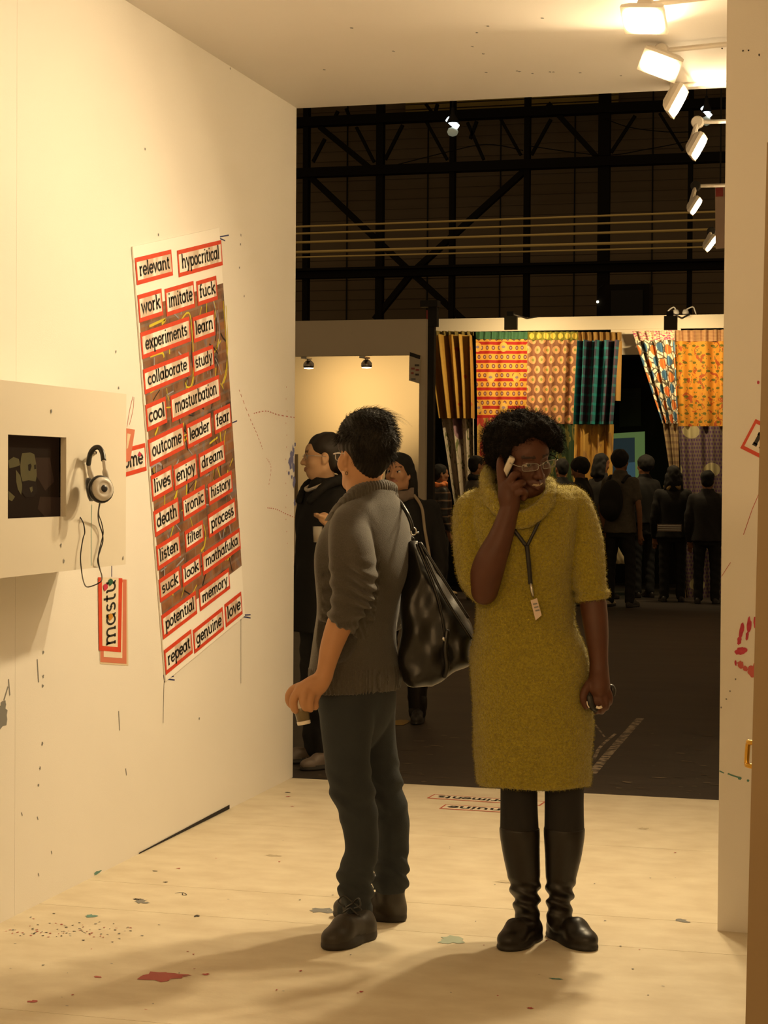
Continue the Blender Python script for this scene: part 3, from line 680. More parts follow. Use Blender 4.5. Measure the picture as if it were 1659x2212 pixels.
# ------------------------------------------------------------------ video box with recessed screen
XB = -2.595
b0, b1 = 4.55, 6.055; z0b, z1b = 1.184, 1.785
sy0, sy1, sz0, sz1 = 5.148, 5.563, 1.363, 1.621
vb = empty('video_box', (XL, b0, z0b), 'cream wall box with recessed dark video screen', 'display box')
def vbx(name, lo, hi, m): 
    o = MB().box(np.array(lo) - [XL, b0, z0b], np.array(hi) - [XL, b0, z0b]).build(name, m, vb); return o
M_box = mat('cream_box_paint', (0.72, 0.66, 0.55), 0.5, (0.75, 0.69, 0.58), 2, 0.6)
bx = MB()
for lo, hi in (((XB - 0.02, b0, sz1), (XB, b1, z1b)), ((XB - 0.02, b0, z0b), (XB, b1, sz0)), ((XB - 0.02, b0, sz0), (XB, sy0, sz1)), ((XB - 0.02, sy1, sz0), (XB, b1, sz1)),
               ((XL, b0, z0b), (XB - 0.02, b1, z0b + 0.018)), ((XL, b0, z1b - 0.018), (XB - 0.02, b1, z1b)), ((XL, b1 - 0.018, z0b + 0.018), (XB - 0.02, b1, z1b - 0.018)), ((XL, b0, z0b + 0.018), (XB - 0.02, b0 + 0.018, z1b - 0.018))):
    bx.box(np.array(lo) - [XL, b0, z0b], np.array(hi) - [XL, b0, z0b])
bx.build('box_panel', M_box, vb)
scr = vbx('screen', (XB - 0.05, sy0 - 0.03, sz0 - 0.03), (XB - 0.04, sy1 + 0.03, sz1 + 0.03), mat('dim_screen', (0.008, 0.005, 0.003), 0.6, emit=(0.014, 0.006, 0.0025), estr=0.5, spec=0.03))
M_face = mat('screen_face', (0.02, 0.015, 0.01), 0.3, (0.03, 0.02, 0.01), 25, 0.3, emit=(0.060, 0.042, 0.012), estr=1.0, spec=0.03)
M_shade = mat('screen_shade', (0.01, 0.007, 0.005), 0.6, emit=(0.008, 0.004, 0.002), estr=1.0, spec=0.03)
M_blur = mat('screen_blur', (0.02, 0.012, 0.008), 0.6, emit=(0.012, 0.0055, 0.0025), estr=1.0, spec=0.03)
def scr_poly(pix, m, e): 
    v = [onX(x, y, XB - 0.0395 + e) - [XL, b0, z0b] for x, y in pix]; mesh_obj('screen_image', v, [tuple(range(len(v)))], m, scr)
Sx = lambda x, y: (x / 3.072, 780 + y / 3.072)
scr_poly([Sx(*p) for p in [(265, 900), (420, 905), (420, 1030), (300, 1035), (250, 980)]], M_blur, 0)
scr_poly([Sx(*p) for p in [(230, 640), (330, 640), (360, 800), (300, 860), (240, 760)]], M_blur, 0)
scr_poly([Sx(*p) for p in [(147, 612), (200, 606), (228, 618), (240, 680), (244, 760), (236, 800), (214, 815), (180, 812), (150, 800), (138, 760), (134, 700), (140, 640)]], M_face, 0.0006)
scr_poly([Sx(*p) for p in [(55, 660), (90, 636), (125, 650), (134, 690), (110, 700), (62, 712)]], M_face, 0.0006)
scr_poly([Sx(*p) for p in [(105, 720), (135, 760), (150, 830), (140, 888), (118, 850), (108, 800)]], M_face, 0.0006)
scr_poly([Sx(*p) for p in [(55, 860), (100, 900), (80, 930), (58, 920)]], M_face, 0.0006)
scr_poly([Sx(*p) for p in [(148, 800), (190, 790), (240, 800), (250, 860), (225, 900), (170, 905), (146, 870)]], M_shade, 0.0012)
scr_poly([Sx(*p) for p in [(186, 688), (204, 680), (210, 696), (200, 730), (188, 725)]], M_shade, 0.0012)
scr_poly([Sx(*p) for p in [(226, 690), (238, 686), (240, 715), (228, 718)]], M_shade, 0.0012)
scr_poly([Sx(*p) for p in [(196, 840), (215, 832), (218, 860), (206, 874)]], M_face, 0.0016)
flat_ribbon('pen_line', [onX(x, y, XB) - [XL, b0, z0b] for x, y in ((198, 1090), (197, 1150), (197, 1222))], (1, 0, 0), 0.004, mat('cyan_ink', (0.28, 0.44, 0.36), 0.5), vb)
for i, (x, y) in enumerate([(110, 888), (131, 1178), (137, 1212), (265, 1205), (237, 1040)]):
    splat('paint_spot', onX(x, y, XB) - [XL, b0, z0b], NX, (0, 1, 0), (0, 0, 1), 0.004, 0.007, M_grey, vb, seed=i)

# ------------------------------------------------------------------ headphones hung on the box, with their cord
hb = onX(212, 1075, XB); 
hp = empty('headphones', hb, 'black and silver headphones hung on a peg of the video box', 'headphones')
def hpt(x, y, e): return onX(x, y, XB + e) - hb
MB().tube([hpt(206, 978, 0.001), hpt(206, 978, 0.05)], 0.006, 8).build('peg', M_steel, hp, True)
MB().tube(catmull([hpt(191, 1003, 0.012), hpt(195, 980, 0.03), hpt(204, 968, 0.045), hpt(214, 967, 0.06), hpt(221, 978, 0.075), hpt(224, 995, 0.085)], 6), 0.0085, 10).build('headband_pad', M_black, hp, True)
MB().tube(catmull([hpt(191, 1000, 0.012), hpt(195, 1020, 0.014), hpt(203, 1042, 0.02)], 5), [0.008] * 5 + [0.010] * 5 + [0.011], 10).build('silver_arm', M_white, hp, True)
MB().tube(catmull([hpt(224, 993, 0.085), hpt(227, 1018, 0.09), hpt(231, 1040, 0.085)], 5), [0.006] * 5 + [0.010] * 5 + [0.011], 10).build('silver_arm', M_white, hp, True)
for (x, y, e, ax, rr_) in ((203, 1056, 0.055, (0.5, 0.25, 0.1), 0.040), (222, 1056, 0.105, (0.75, -0.5, 0.12), 0.047)):
    ax = _n(np.array(ax)); c = hpt(x, y, e); Mx = frame3(c, ax)
    cu = MB().lathe([(rr_ * 0.55, -0.026), (rr_ * 0.95, -0.022), (rr_, -0.012), (rr_ * 0.95, -0.004), (rr_ * 0.3, -0.003)], 22, Mx).build('ear_cushion', M_black, hp, True)
    cs = MB().lathe([(rr_ * 0.86, -0.006), (rr_ * 0.82, 0.004), (rr_ * 0.55, 0.010), (rr_ * 0.5, 0.008), (rr_ * 0.3, 0.009), (0.003, 0.011)], 22, Mx).build('ear_shell', M_white, hp, True)
    MB().lathe([(rr_ * 0.26, 0.0095), (rr_ * 0.24, 0.0115), (rr_ * 0.10, 0.012)], 18, Mx).build('ear_badge', M_black, cs, True)
cord = MB()
cord.tube(catmull([hpt(*q) for q in ((216, 1080, .06), (212, 1110, .03), (214, 1130, .015), (221, 1152, .012), (222, 1170, .012), (216, 1190, .012), (211, 1210, .012), (215, 1228, .008), (220, 1245, -.02), (216, 1258, -.05), (190, 1268, -.06), (181, 1258, -.03), (176, 1232, 0.012), (174, 1200, .012), (179, 1165, .012), (183, 1150, .012), (180, 1130, .012), (173, 1117, 0.0))], 5), 0.0022, 6)
cord.tube(catmull([hpt(*q) for q in ((218, 1080, .06), (213, 1108, .03), (219, 1128, .015), (223, 1150, .012), (219, 1170, .012), (213, 1195, .012), (213, 1215, .012), (220, 1245, -.02))], 5), 0.0018, 6)
cd = cord.build('cord', M_black, hp, True)
# ------------------------------------------------------------------ floodlights on arms
M_lens = mat('lit_halogen_glass', (1, 0.9, 0.7), 0.3, emit=(1.0, 0.80, 0.50), estr=30.0)
M_hous = mat('lamp_housing', (0.66, 0.60, 0.52), 0.45)
M_redhous = mat('red_tape', (0.55, 0.10, 0.05), 0.5)
def floodlight(label, c, nrm, side, hinge, arm_to, power, size=(0.13, 0.085), hous=None, hingem=None, spread=None, col=LAMP, depth=0.07):
    """lens centre c, lens normal nrm, side = long lens axis; arm runs from hinge to arm_to"""
    c = np.array(c, float); n = _n(np.array(nrm, float)); sx = np.array(side, float); sx = _n(sx - n * (sx @ n)); sy = np.cross(n, sx)
    root = empty('floodlight', arm_to, label, 'floodlight', 'floodlights on wall arms'); b = np.array(arm_to, float); c = c - b; hg = np.array(hinge, float) - b
    w, h = size[0] / 2, size[1] / 2; hous = hous or M_hous
    v = []; 
    for e, k in ((0.0, 1.12), (-0.018, 1.12), (-depth * 0.7, 0.85), (-depth, 0.45)):
        v += [c + n * e + sx * w * k * i + sy * h * k * j for i, j in ((-1, -1), (1, -1), (1, 1), (-1, 1))]
    f = []
    for r in range(3):
        for i in range(4): f.append((4 * r + i, 4 * r + (i + 1) % 4, 4 * r + 4 + (i + 1) % 4, 4 * r + 4 + i)[::-1])
    f += [(12, 13, 14, 15)[::-1], (0, 1, 2, 3)]
    body = mesh_obj('housing', v, f, hous, root)
    g = [c + n * 0.004 + sx * w * math.copysign(abs(math.cos(a)) ** 0.5, math.cos(a)) + sy * h * math.copysign(abs(math.sin(a)) ** 0.5, math.sin(a)) for a in np.linspace(0, 2 * PI, 24, endpoint=False)]
    mesh_obj('lens', g, [tuple(range(24))], M_lens, root)
    top = c - n * depth * 0.8
    MB().tube([top, hg], 0.014, 8).build('bracket', hous, root)
    dsk = hg; MB().lathe([(0.028, -0.02), (0.032, -0.012), (0.032, 0.012), (0.028, 0.02)], 18, frame3(dsk, (0.1, 1, 0.1))).build('hinge', hingem or hous, root)
    if np.linalg.norm(hg) > 0.05: MB().tube([hg, (0, 0, 0)], 0.011, 8).build('arm', hous, root)
    if power:
        ld = bpy.data.lights.new('halogen_light', 'AREA'); ld.shape = 'RECTANGLE'; ld.size = size[0]; ld.size_y = size[1]; ld.energy = power; ld.color = col
        if spread: ld.spread = spread
        lo = bpy.data.objects.new('halogen_light', ld); COL.objects.link(lo); lo.parent = root
        Mx = np.eye(4); Mx[:3, 0] = sx; Mx[:3, 1] = np.cross(-n, sx); Mx[:3, 2] = -n; Mx[:3, 3] = c + n * 0.012
        lo.matrix_local = Matrix(Mx.tolist())
    return root
P1, P2, P3 = onZ(1390, 45, 3.21), onZ(1425, 142, 3.21), onY(1466, 220, 8.55)
P4 = onY(1511, 318, 9.45)
aw = lambda p, dz=0.0: np.array([XR, p[1], p[2] + dz])
floodlight('bright floodlight under the booth ceiling, farthest from the hall', P1, (-0.22, -0.66, -0.72), (1, 0, 0.1), P1 + [0.0, 0.06, 0.075], aw(P1, 0.08), 30, (0.15, 0.105), spread=math.radians(150))
floodlight('bright floodlight under the booth ceiling casting a glow beside it', P2, (-0.15, -0.66, -0.74), (1, 0.2, -0.4), P2 + [0.0, 0.06, 0.075], aw(P2, 0.08), 30, (0.15, 0.105), spread=math.radians(150))
floodlight('white floodlight just beyond the booth ceiling edge', P3, (0.87, -0.05, -0.48), (0.48, 0, 0.87), onY(1462, 185, 8.6), np.array([XR, 8.6, 3.33]), 7, (0.125, 0.15), depth=0.06)
floodlight('white floodlight with red tape on its bracket beyond the ceiling', P4, (0.87, -0.05, -0.48), (0.48, 0, 0.87), onY(1507, 264, 9.5), np.array([XR, 9.5, onY(1547, 264, 9.5)[2]]), 7, (0.115, 0.14), hingem=M_hous, depth=0.06)

# two unseen floodlights added behind the camera as warm fill
for lab, x in (('added fill floodlight on the back wall nearer the long left wall', -1.7), ('added fill floodlight on the back wall nearer the side wall', 0.55)):
    floodlight(lab, (x, -0.75, 3.0), (0.0 if x > 0 else 0.1, 1.0, -0.28), (1, 0, 0), (x, -0.85, 3.12), (x, -1.2, 3.12), 22, (0.30, 0.20), col=FILL)
# ------------------------------------------------------------------ hall steelwork (each truss frame bay by bay)
M_beam = mat('dark_steel_beam', (0.012, 0.009, 0.006), 0.8, spec=0.2)
YT = 43.6
T = lambda x, y: onY(x, y, YT)
truss = empty('steel_frame', (T(1000, 600)[0], YT, 0), 'dark steel columns, beams and cross braces before the hall wall', 'steel frame')
tb = np.array(truss.location)
def tbar(name, a, b, w, d=0.2): MB().bar(T(*a) - tb, T(*b) - tb, w, d, (0, 1, 0)).build(name, M_beam, truss)
def vcol(name, px, w, ptop=205):
    p = T(px, 640) - tb; MB().box((p[0] - w / 2, -0.12, -0.03), (p[0] + w / 2, 0.12, 12.0)).build(name, M_beam, truss)
for px, w in ((661, 0.13), (820, 0.17), (976, 0.12), (1137, 0.13), (1303, 0.27), (1489, 0.10)): vcol('column', px, w)
def hbeam(name, px, py, w, d=0.3):
    p = T(px, py) - tb; MB().box((-9, -d / 2 - 0.05, p[2] - w / 2), (12, d / 2 - 0.05, p[2] + w / 2)).build(name, M_beam, truss)
hbeam('beam', 1000, 250, 0.22); hbeam('beam', 1000, 362, 0.22); hbeam('beam', 1000, 588, 0.16); hbeam('beam', 1000, 577, 0.06, 0.5)
for a, b, w in (((692, 275), (808, 370), 0.13), ((668, 380), (890, 590), 0.14), ((1137, 366), (890, 590), 0.14), ((890, 590), (810, 690), 0.13), ((890, 590), (1000, 690), 0.14),
                ((1185, 225), (1290, 340), 0.13)): tbar('brace', a, b, w)
for a, b in (((770, 275), (808, 350)), ((870, 270), (832, 345)), ((922, 265), (966, 345)), ((1030, 262), (1016, 300)), ((702, 300), (676, 350)), ((1082, 258), (1125, 335)), ((1190, 258), (1148, 335)), ((1372, 250), (1320, 330)), ((1425, 245), (1475, 325)), ((1010, 265), (1045, 345)),
             ((748, 235), (756, 255)), ((730, 240), (722, 258)), ((920, 225), (935, 245)), ((945, 225), (940, 245))): tbar('strut', a, b, 0.07, 0.1)
# five pale pipes
M_pipe = mat('pale_yellow_pipe', (0.95, 0.72, 0.28), 0.6)
for i, (yl, yr, r) in enumerate(((490, 457, 0.022), (505, 474, 0.022), (524, 495, 0.026), (545, 519, 0.030), (556, 533, 0.018))):
    a, b = onY(640, yl, 38 - i * 0.15), onY(1560, yr, 38 - i * 0.15)
    d = (b - a); c = a - d * 0.3; e = b + d * 0.3
    o = MB().tube([np.zeros(3), e - c], r, 8).build('overhead_pipe', M_pipe, None, True); o.location = c
    tag(o, ['topmost pale pipe strung across the dark hall', 'pale hall pipe second from the top of five', 'pale hall pipe in the middle of five', 'thick pale hall pipe just above the thin bottom one', 'thinnest, lowest pale pipe strung across the hall'][i], 'pipe', 'pale pipes across the hall')
# big dark cabinet above the textile booth
p = onY(1358, 650, 36); q0, q1 = onY(1312, 618, 36), onY(1406, 700, 36)
bxo = MB().box((q0[0] - p[0], -0.3, -p[2]), (q1[0] - p[0], 0.3, q0[2] - p[2]))
o = bxo.build('dark_cabinet', M_beam); o.location = p; tag(o, 'big black cabinet standing behind the textile booth', 'cabinet')
MB().box((q0[0] - p[0] + 0.12, -0.33, -1.2), (q1[0] - p[0] - 0.12, -0.3, q0[2] - p[2] - 0.12)).build('front_panel', M_dark, o)
# hall lamps: reflector with a cold bulb and globe
M_cold = mat('cold_bulb', (0.9, 1.0, 1.0), 0.3, emit=(0.80, 0.95, 1.0), estr=6.0)
M_glob = mat('glass_globe', (0.5, 0.5, 0.42), 0.15, emit=(0.30, 0.30, 0.20), estr=0.35)
def hall_lamp(px, py, Y, lab, r=0.11):
    c = onY(px, py, Y); e = empty('hall_lamp', c, lab, 'lamp', 'cold lamps in the hall roof')
    MB().lathe([(0.03, 0.35), (0.05, 0.2), (r, 0.08), (r * 1.1, 0.0), (r * 1.0, 0.0)], 14).build('reflector', M_dark, e, True)
    MB().tube([(-r * 0.9, -0.02, 0.10), (r * 0.9, -0.02, -0.10)], r * 0.5, 8).build('tube_bulb', M_cold, e, True)
    MB().lathe([(0.02, -0.30), (r * 0.75, -0.27), (r, -0.2), (r * 0.75, -0.12), (0.02, -0.10)], 14).build('globe', M_glob, e, True)
    MB().tube([(0, 0, 0.35), (0, 0, 11.12 - c[2])], 0.012, 6).build('cable', M_dark, e)
hall_lamp(978, 266, 41, 'cold hall lamp hung before the steel frame over the crowd', 0.13)
hall_lamp(1526, 242, 41, 'cold hall lamp seen beside the taped floodlight', 0.10)
for i in range(3):
    a = [onY(x, y, YT - 0.13) for x, y in (((822, 365), (960, 330), (1050, 312), (1130, 325)), ((1140, 315), (1300, 335), (1400, 322), (1489, 305)), ((1303, 255), (1360, 275), (1440, 285), (1489, 285)))[i]]
    o = MB().tube([p_ - a[0] for p_ in catmull(a, 6)], 0.012, 5).build('hanging_cable', M_beam, None, True); o.location = a[0]
    tag(o, ['thin cable sagging between left hall columns', 'thin cable sagging low between right hall columns', 'thin cable sagging high near right hall columns'][i], 'cable', 'cables in the hall')
p = onY(1291, 652, YT - 0.16); o = MB().lathe([(0.005, -0.03), (0.03, -0.02), (0.03, 0.02), (0.005, 0.03)], 10).build('pilot_light', mat('pilot_bulb', (0.9, 0.9, 0.8), 0.4, emit=(0.9, 0.85, 0.6), estr=2.5), None, True); o.location = p
tag(o, 'tiny lit bulb above the textile booth wall', 'lamp'); MB().tube([(0, 0, 0.02), (0, 0.02, 0.3), (0.12, 0.04, 0.4)], 0.012, 6).build('cable', M_dark, o)

# ------------------------------------------------------------------ white booth at the back left
M_bwall = mat('booth_wall_white', (0.70, 0.60, 0.44), 0.6, (0.73, 0.63, 0.47), 2, 0.6)
B1, B2 = 18.0, 20.2
xL, xR = onY(560, 700, B1)[0], onY(920, 700, B1)[0]; xp = onY(905, 900, B1)[0]
zt, zh = onY(780, 691, B1)[2], onY(780, 768, B1)[2]
bb = empty('exhibition_booth', ((xL + xR) / 2, B1, -0.03), 'pale open booth with spotlit inner wall behind long haired woman', 'booth'); ob = np.array(bb.location)
def bpart(name, lo, hi, m=M_bwall): return MB().box(np.array(lo) - ob, np.array(hi) - ob).build(name, m, bb)
bpart('header', (xL, B1, zh), (xR, B1 + 0.08, zt)); bpart('side_panel', (xp, B1, -0.03), (xR, B1 + 0.08, zh)); bpart('back_wall', (xL - 0.6, B2, -0.03), (onY(914, 900, B2)[0], B2 + 0.08, zt))
bpart('wall_frame', (onY(637, 1000, B2 - 0.05)[0], B2 - 0.05, 1.2), (onY(641, 1000, B2 - 0.05)[0], B2, 1.75), mat('brown_frame', (0.10, 0.07, 0.04), 0.5))
for px in (667, 792):
    c = onY(px, 777, B1 + 0.25); sp_ = empty('spotlight', (c[0], c[1], zh + 0.02), 'small round spotlight under the booth header, %s' % ('beside the cream wall edge' if px < 700 else 'above the short haired head'), 'spotlight', 'spotlights in the white booth')
    MB().tube([(0, 0, -0.021), (0, 0, -0.06)], 0.02, 8).build('stem', M_steel, sp_); MB().lathe([(0.03, -0.05), (0.055, -0.08), (0.058, -0.11), (0.05, -0.125)], 16).build('shell', M_steel, sp_, True)
    MB().lathe([(0.05, -0.125), (0.045, -0.132), (0.005, -0.136)], 16).build('bulb', mat('warm_bulb', (1, 0.9, 0.7), 0.3, emit=(1, 0.85, 0.55), estr=5), sp_, True)
    MB().box((-0.03, -0.17, -0.04), (0.03, 0.02, -0.021)).build('bracket', M_steel, sp_)
    for tgt in (onY(px + (35 if px > 700 else 10), 855 if px > 700 else 900, B2),):
        ld = bpy.data.lights.new('spot_beam', 'SPOT'); ld.energy = 135 if px > 700 else 70; ld.color = (1, 0.66, 0.27); ld.spot_size = math.radians(58 if px > 700 else 70); ld.spot_blend = 0.95; ld.shadow_soft_size = 0.05
        lo = bpy.data.objects.new('spot_beam', ld); COL.objects.link(lo); lo.parent = sp_; lo.location = (0, 0.08, -0.15)
        dv = Vector((tgt - np.array(sp_.location) - [0, 0.08, -0.15]).tolist()); lo.rotation_euler = dv.to_track_quat('-Z', 'Y').to_euler()
# sign hanging on the booth corner
q = [onY(x, y, B1 - 0.02) for x, y in ((885, 760), (909, 768), (907, 829), (884, 822))]
NYm = np.array([0, -1.0, 0])
sg = plate('hanging_sign', q, NYm, 0.012, mat('sign_paper', (0.60, 0.52, 0.38), 0.5)); tag(sg, 'small white printed sign on the corner of the pale booth', 'sign')
sq = lambda pts: [onY(x, y, B1 - 0.0335) for x, y in pts]
plate('dark_heading', sq(((885.5, 760.5), (908, 768), (907, 776), (885.5, 769))), NYm, 0.001, M_ink, sg)
for a, b, yy, m in ((896, 906, 789, M_ink), (888, 896, 796, M_redp), (898, 906, 799, M_redp), (888, 895, 806, M_redp), (897, 906, 809, M_ink), (888, 898, 819, M_grey)):
    for k in range(int((b - a) / 2)):
        x = a + k * 2; plate('sign_lettering', sq(((x, yy - 2.2), (x + 1.5, yy - 1.8), (x + 1.5, yy + 2.4), (x, yy + 2.0))), NYm, 0.001, m, sg)
# pole with a black lamp between the booths
p0, p1 = onY(931, 700, 19.5), onY(931, 664, 19.5)
po = empty('lamp_pole', (p0[0], 19.5, -0.03), 'slim black pole with square lamp head between the two booths', 'lamp pole')
MB().box((-0.045, -0.045, 0), (0.045, 0.045, p0[2])).build('pole', M_dark, po); MB().box((-0.02, -0.05, p0[2]), (0.075, 0.05, p1[2] + 0.03)).build('neck', M_dark, po)
MB().box((-0.10, -0.09, p1[2] + 0.03), (0.09, 0.06, p1[2] + 0.10)).build('lamp_head', M_dark, po)
MB().box((-0.05, -0.02, p0[2] - 0.01), (-0.03, 0.02, p1[2])).build('cable', M_redp, po)

# ------------------------------------------------------------------ textile booth
YX = 24.2
zt2, zf = onY(1240, 684, YX)[2], onY(1240, 713, YX)[2]
xa, xb2 = onY(925, 690, YX)[0], onY(1700, 690, YX)[0]
tx = empty('textile_booth', ((xa + xb2) / 2, YX, -0.03), 'white fascia and dark walls of the booth hung with patterned cloth', 'booth'); ot = np.array(tx.location)
def tpart(name, lo, hi, m): return MB().box(np.array(lo) - ot, np.array(hi) - ot).build(name, m, tx)
tpart('fascia', (xa, YX, zf), (xb2, YX + 0.06, zt2), M_bwall)
M_blk = mat('black_drape', (0.008, 0.007, 0.006), 0.9)
xg0, xg1 = onY(1335, 740, YX)[0], onY(1470, 740, YX)[0]; zg = onY(1350, 766, YX)[2]
tpart('fascia_drop', (xg0 - 0.1, YX + 0.02, zg), (xg1, YX + 0.06, zf), M_bwall)
tpart('black_backdrop', (xa - 1.0, YX + 2.8, -0.03), (xb2, YX + 2.85, zt2), M_blk); tpart('black_side', (xa, YX + 0.06, -0.03), (xa + 0.05, YX + 2.8, zt2 - 0.05), M_blk); tpart('black_lid', (xa, YX + 0.06, zt2 - 0.05), (xb2, YX + 2.8, zt2), M_blk)
for px, py in ((1104, 697), (1449, 697)):
    c = onY(px, py, YX - 1.25)
    r_ = empty('fascia_lamp', (c[0], YX, zt2), 'black square floodlight on the white fascia %s' % ('above red striped cloth' if px < 1300 else 'above white paisley cloth'), 'floodlight', 'floodlights on the fascia'); o_ = np.array(r_.location)
    MB().box(c - o_ + [-0.08, -0.04, -0.09], c - o_ + [0.08, 0.03, 0.08]).build('lamp_body', mat('olive_black', (0.035, 0.030, 0.015), 0.5), r_)
    mesh_obj('lamp_glass', [c - o_ + np.array(k) for k in ((-0.07, 0.031, -0.08), (0.07, 0.031, -0.08), (0.07, 0.031, 0.07), (-0.07, 0.031, 0.07))], [(0, 1, 2, 3)], M_lens, r_)
    MB().tube([c - o_ + [0, 0, 0.12], c - o_ + [0.05, 0.8, 0.12], (0.1, 0.03, 0.012)], 0.012, 6).build('arm', M_dark, r_); MB().box(c - o_ + [-0.05, -0.03, 0.08], c - o_ + [0.03, 0.03, 0.14]).build('gearbox', M_dark, r_)
    ld = bpy.data.lights.new('fascia_beam', 'AREA'); ld.size = 0.14; ld.energy = 44; ld.color = (1, 0.74, 0.38)
    lo = bpy.data.objects.new('fascia_beam', ld); COL.objects.link(lo); lo.parent = r_; lo.location = c - o_ + np.array([0, 0.04, 0])
    lo.rotation_euler = Vector((0.05, 0.75, -1.0)).to_track_quat('-Z', 'Y').to_euler()
for i, px in enumerate((1460, 1481)):
    c = onY(px, 676, YX + 0.2); e = empty('globe_lamp', (c[0], c[1], zt2), 'small white globe lamp on the booth fascia, %s curved stem' % ('left' if i == 0 else 'right') + ' with', 'lamp', 'globe lamps on the fascia')
    e['label'] = ['small white globe lamp above the paisley cloth, stem curling over the floodlight', 'small white globe lamp with its stem curling away from the fascia floodlight'][i]
    MB().lathe([(0.01, 0.0), (0.04, 0.02), (0.045, 0.05), (0.03, 0.085), (0.01, 0.09)], 12).build('globe', M_white, e, True)
    MB().tube(catmull([(0, 0, 0.08), (-0.03 + 0.12 * i, 0, 0.12), (-0.10 + 0.22 * i, 0, 0.07), (-0.11 + 0.25 * i, 0, 0.0)], 4), 0.01, 6).build('stem', M_white, e, True)

def uv_mat(name, build, rough=0.8):
    m = bpy.data.materials.new(name); m.use_nodes = True; nt = m.node_tree; b = nt.nodes['Principled BSDF']; b.inputs['Roughness'].default_value = rough
    tc = nt.nodes.new('ShaderNodeTexCoord'); col = build(nt, tc.outputs['UV']); nt.links.new(col, b.inputs['Base Color']); return m
def nmath(nt, op, a, b=None):
    n = nt.nodes.new('ShaderNodeMath'); n.operation = op
    for i, q in enumerate((a, b)):
        if q is None: continue
        if isinstance(q, (int, float)): n.inputs[i].default_value = q
        else: nt.links.new(q, n.inputs[i])
    return n.outputs[0]
def nmix(nt, f, a, b):
    n = nt.nodes.new('ShaderNodeMixRGB')
    nt.links.new(f, n.inputs[0])
    for i, q in ((1, a), (2, b)):
        if isinstance(q, tuple): n.inputs[i].default_value = (*q, 1)
        else: nt.links.new(q, n.inputs[i])
    return n.outputs[0]
def nsep(nt, v): n = nt.nodes.new('ShaderNodeSeparateXYZ'); nt.links.new(v, n.inputs[0]); return n.outputs[0], n.outputs[1]
def dots(nt, u, v, nu, nv, r, stag=True, asp=1.0):
    V = nmath(nt, 'MULTIPLY', v, nv); row = nmath(nt, 'FLOOR', V); off = nmath(nt, 'MULTIPLY', nmath(nt, 'MODULO', row, 2.0), 0.5 if stag else 0.0)
    U = nmath(nt, 'ADD', nmath(nt, 'MULTIPLY', u, nu), off); du = nmath(nt, 'SUBTRACT', nmath(nt, 'FRACT', U), 0.5); dv = nmath(nt, 'MULTIPLY', nmath(nt, 'SUBTRACT', nmath(nt, 'FRACT', V), 0.5), asp)
    d = nmath(nt, 'SQRT', nmath(nt, 'ADD', nmath(nt, 'MULTIPLY', du, du), nmath(nt, 'MULTIPLY', dv, dv)))
    return nmath(nt, 'LESS_THAN', d, r), d
def noise(nt, v, sc, det=3, dist=0.0):
    n = nt.nodes.new('ShaderNodeTexNoise'); n.inputs['Scale'].default_value = sc; n.inputs['Detail'].default_value = det; n.inputs['Distortion'].default_value = dist; nt.links.new(v, n.inputs['Vector']); return n.outputs['Fac']
def stripes(nt, uv):
    u, v = nsep(nt, uv); f = nmath(nt, 'FRACT', nmath(nt, 'MULTIPLY', v, 8.6)); base = nmix(nt, nmath(nt, 'LESS_THAN', f, 0.33), (0.72, 0.38, 0.05), (0.42, 0.015, 0.006))
    V8 = nmath(nt, 'ADD', v, -0.665 / 8.6 + 0.5 / 8.6)
    m1, d1 = dots(nt, u, V8, 9, 8.6, 0.27, True, 1.15); base = nmix(nt, m1, base, (0.20, 0.05, 0.03)); m2, _ = dots(nt, u, V8, 9, 8.6, 0.13, True, 1.15); base = nmix(nt, m2, base, (0.40, 0.30, 0.30))
    m3, _ = dots(nt, nmath(nt, 'ADD', u, 0.22), nmath(nt, 'ADD', v, 0.06), 2.0, 2.6, 0.16, True, 1.0); base = nmix(nt, m3, base, (0.76, 0.44, 0.08)); m4, _ = dots(nt, nmath(nt, 'ADD', u, 0.22), nmath(nt, 'ADD', v, 0.06), 2.0, 2.6, 0.07, True, 1.6)
    return nmix(nt, m4, base, (0.30, 0.20, 0.22))
def medals(nt, uv):
    u, v = nsep(nt, uv); base = nmix(nt, noise(nt, uv, 60), (0.22, 0.09, 0.04), (0.32, 0.14, 0.07)); m1, _ = dots(nt, u, v, 5.4, 8.5, 0.36, True, 0.9); base = nmix(nt, m1, base, (0.70, 0.38, 0.16))
    m2, _ = dots(nt, u, v, 5.4, 8.5, 0.13, True, 0.8); return nmix(nt, m2, base, (0.25, 0.28, 0.06))
def plaid(nt, uv):
    u, v = nsep(nt, uv); a = nmath(nt, 'LESS_THAN', nmath(nt, 'FRACT', nmath(nt, 'MULTIPLY', u, 6.0)), 0.28); b = nmath(nt, 'LESS_THAN', nmath(nt, 'FRACT', nmath(nt, 'MULTIPLY', v, 9.0)), 0.28)
    f = nmath(nt, 'MULTIPLY', nmath(nt, 'ADD', a, b), 0.5); base = nmix(nt, f, (0.05, 0.06, 0.09), (0.02, 0.30, 0.28)); c = nmath(nt, 'LESS_THAN', nmath(nt, 'FRACT', nmath(nt, 'ADD', nmath(nt, 'MULTIPLY', u, 6.0), 0.4)), 0.18)
    return nmix(nt, nmath(nt, 'MULTIPLY', c, 0.5), base, (0.16, 0.03, 0.05))
